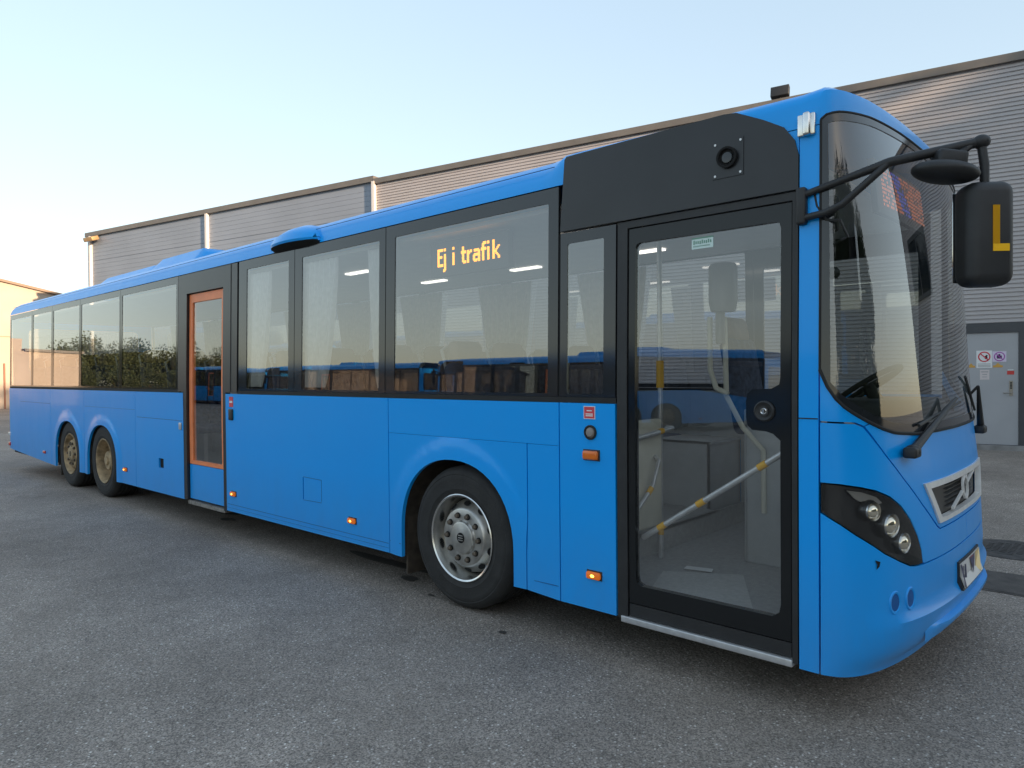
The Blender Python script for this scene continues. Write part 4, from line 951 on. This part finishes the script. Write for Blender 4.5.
# dashboard, steering wheel, driver's seat
m = MB(); m.rbox((-1.55, 4.5, .75), (-.93, YL - .10, 1.32), .06); m.rbox((-1.60, 4.75, 1.22), (-1.05, 5.5, 1.42), .05); m.rbox((-1.30, 3.55, .60), (-.95, 4.5, 1.26), .06); m.build('dashboard', pm('dash_grey', (.045, .047, .05), .6, noise=.2), bus)
m = MB(); cW = Vector((-1.42, 5.02, 1.50)); axw = Vector((-.55, 0, .83)).normalized(); e1 = axw.orthogonal().normalized(); e2 = axw.cross(e1)
m.tube([cW + (e1 * math.cos(6.2832 * k / 40) + e2 * math.sin(6.2832 * k / 40)) * .23 for k in range(41)], .017, 10); m.tube([cW, cW - axw * .25], .04, 10)
for a in (0, 2.1, 4.2): m.tube([cW, cW + (e1 * math.cos(a) + e2 * math.sin(a)) * .23], .014, 8)
m.build('steering_wheel', RUBBER, bus)
o = proto.copy(); COL.objects.link(o); o.parent = bus; o.location = Vector((-2.15, 5.02, .72)) - Vector(bus.location); o.name = 'driver_seat'
m = MB(); m.tube([(-1.28, 3.60, 1.30), (-1.28, 3.60, 2.0), (-1.26, 3.68, 2.08), (-1.22, 3.78, 2.10)], .03, 10); m.rbox((-1.31, 3.57, 2.02), (-1.25, 3.63, 2.55), .015); m.build('cab_post', TRIMB, bus)
m = MB(); m.rbox((-1.22, 3.62, 2.28), (-1.16, 3.67, 2.46), .02); m.build('cab_handle', TRIMB, bus)
# destination display on the side: amber dot matrix behind the glass
GL = {'E': ['111111', '111111', '11....', '11....', '11....', '11111.', '11111.', '11....', '11....', '11....', '11....', '111111', '111111'],
      'j': ['.11', '.11', '...', '...'] + ['.11'] * 10 + ['.11', '111', '11.'],
      'i': ['11', '11', '..', '..'] + ['11'] * 9,
      't': ['.....', '.11..', '.11..', '.11..', '11111', '11111', '.11..', '.11..', '.11..', '.11..', '.11..', '.1111', '..111'],
      'r': ['.....'] * 4 + ['11.11', '11111', '111..', '11...', '11...', '11...', '11...', '11...', '11...'],
      'a': ['.......'] * 4 + ['.11111.', '.111111', '.....11', '.111111', '1111111', '11...11', '11...11', '1111111', '.111.11'],
      'f': ['..111', '.1111', '.11..', '.11..', '11111', '11111'] + ['.11..'] * 7,
      'k': ['11.....'] * 4 + ['11...11', '11..11.', '11.11..', '1111...', '1111...', '11.11..', '11..11.', '11...11', '11...11']}
m = MB(); p = .0100; yD = YR + .20
m.box((-4.0, yD + .004, 2.32), (-3.22, yD + .06, 2.57)); dsp = m.build('destination_display', BOARD, bus, smooth=0)
m = MB()
for ch, c0 in (('E', 0), ('j', 6), ('i', 16), ('t', 25), ('r', 31), ('a', 37), ('f', 45), ('i', 51), ('k', 56)):
    for rI, row in enumerate(GL[ch]):
        for cI, q in enumerate(row):
            if q == '1':
                x = -3.925 + (c0 + cI) * p; z_ = 2.508 - rI * p; m.box((x, yD + .001, z_), (x + p * .86, yD + .0055, z_ + p * .86))
m.build('led_lettering', LED, dsp, smooth=0)
# front display behind the windscreen: dim multicoloured dots
m = MB(); rnd = random.Random(3)
fb = lambda S, z, d=0: front(S, z, .10 + d)
sA, sB, zA, zB = .76, 1.55, 2.44, 2.64
patch(m, rect(sA - .05, zA - .04, sB + .05, zB + .04), fb, step=.2, th=.03, d0=.012); fdsp = m.build('front_display', BOARD, bus)
m = MB(); S = sA
while S < sB:
    z_ = zA
    while z_ < zB:
        t_ = (S - sA) / (sB - sA); k = 1 if (.42 < t_ + (z_ - zA) * 1.2 < .62) else 0
        if rnd.random() < .8: m.add([fb(S, z_), fb(S + .013, z_), fb(S + .013, z_ + .013), fb(S, z_ + .013)], [(0, 1, 2, 3)], k)
        z_ += .021
    S += .021
m.build('led_dots', [DISPO, DISPB], fdsp, smooth=0)
# ---- mirror arm with two mirrors, wipers
m = MB(); r1 = Vector((-1.20, YR + .005, 2.405)); r2 = Vector((-1.20, YR + .005, 2.30)); je = Vector((-.86, 3.36, 2.495)); en = Vector((-.56, 3.565, 2.562))
m.tube([r1, r1.lerp(je, .5), je, je.lerp(en, .5), en], [.016, .017, .020, .021, .021], 12); m.tube([r2, Vector((-1.10, 3.285, 2.305)), Vector((-1.03, 3.285, 2.33)), je], .016, 12)
m.ball(en, (.035, .035, .03), 12); m.rbox((-1.235, YR - .015, 2.27), (-1.19, YR + .03, 2.44), .012); m.tube([r1 + Vector((.04, .02, 0)), r2 + Vector((.05, .02, .05)), r2 + Vector((.09, .02, -.02)), Vector((-1.05, 3.32, 2.27)), Vector((-1.03, 3.36, 2.20)), Vector((-1.10, 3.36, 2.17))], .007, 6)
arm = m.build('mirror_arm', TRIMB, bus)
m = MB(); m.tube([en, en + Vector((.012, .0, -.10)), en + Vector((.012, 0, -.20))], .018, 10)
Mm = Matrix.Translation((-.553, 3.575, 2.165)) @ Matrix.Rotation(math.radians(38), 4, 'Z')
m.rbox((-.096, -.075, -.215), (.096, .075, .222), .05, 0, 5, M=Mm)
mh_ = m.build('mirror_housing', TRIMB, arm)
m = MB(); m.rbox((-.088, .073, -.19), (.088, .078, .20), .002, M=Mm); m.build('mirror_glass', pm('mirror', (.8, .8, .8), .03, 1), mh_)
m = MB()
for a in ((-.005, -.0775, -.075, .022, -.0745, .115), (-.005, -.0776, -.075, .060, -.0744, -.045)): m.box(a[:3], a[3:], 0, Mm); m.build('yellow_mark', LTAPE, mh_, smooth=0)
m = MB(); c_ = Vector((-.672, 3.462, 2.435)); Mr = Matrix.Translation(c_) @ Matrix.Rotation(math.radians(38), 4, 'Z') @ Matrix.Rotation(math.radians(8), 4, 'Y')
m.ball((0, 0, 0), (.135, .10, .045), 16, 0, Mr.to_3x3()); m.v = [p_ + c_ for p_ in m.v]
m.rbox((-.05, -.04, .02), (.07, .04, .09), .015, M=Mr); m.tube([c_ + Vector((.04, .03, .07)), en + Vector((-.02, -.01, .0))], .015, 8); m.build('kerb_mirror', TRIMB, arm)
def wiper(S, tip, bl):
    m = MB(); b_ = front(S, 1.225, -.035); m.ball(b_, (.035, .04, .03), 10); m.rbox(b_ + Vector((-.03, -.06, -.03)), b_ + Vector((.03, .04, .02)), .012)
    t_ = front(tip[0], tip[1], -.045); mid = b_.lerp(t_, .45); m.tube([b_, mid, t_], [.022, .016, .008], 8)
    e0 = front(bl[0], bl[1], -.014); e1_ = front(bl[2], bl[3], -.014); m.tube([e0, e0.lerp(e1_, .5), e1_], .008, 6); m.tube([t_, e0.lerp(e1_, .5)], .009, 6)
    m.build('wiper', TRIMB, bus)
wiper(.52, (1.20, 1.45), (.66, 1.335, 1.45, 1.42))
wiper(LS - .52, (LS - .75, 1.50), (LS - .45, 1.34, LS - 1.05, 1.56))

sh = empty('backdrop_shed', (-38, -21, 0), 'unseen low dark shed added behind the parked buses to darken the window reflections', 'shed')  # unseen block, added so that gaps between the mirrored buses stay dark
m = MB(); m.box((-66, -26, 0), (-6, -20.5, 3.0)); m.build('wall', pm('shed_dark', (.05, .05, .055), .7, noise=.3), sh, smooth=0)
m = MB(); m.box((-66.2, -26.2, 3.0), (-5.8, -20.3, 3.14)); m.build('roof', ROOFT, sh, smooth=0)
# ------------------------------------------------------------------ buses parked across the yard, behind the camera (mirrored in the windows)
skip = {'passenger_seat', 'curtain', 'panel_joint', 'door_mat', 'paper_slip', 'ticket_validator', 'ticket_stand', 'grab_rail', 'hand_pole', 'led_lettering', 'led_dots', 'destination_display', 'front_display', 'door_label', 'number_plate', 'yellow_mark', 'emblem', 'paint_chip', 'ceiling_light', 'door_partition', 'door_grab_bar', 'wheel_housing', 'wall_lining'}
kids = list(bus.children_recursive)
def copy_tree(o, parent):
    c_ = o.copy(); COL.objects.link(c_); c_.parent = parent
    for ch in o.children:
        if ch.name.split('.')[0] not in skip: copy_tree(ch, c_)
    return c_
for x, y, lab in ((-15.5, -14.5, 'blue bus across the yard, mirrored in the front door glass'), (-32.5, -16.0, 'middle blue bus of the row across the yard, mirrored in the side windows'), (-49.5, -17.5, 'farthest blue bus of the row across the yard, mirrored in the curtained windows')):
    b_ = copy_tree(bus, None); b_.location = (x, y, 0); b_.rotation_euler.z = math.pi; b_['label'] = lab; b_['group'] = 'buses parked across the yard'
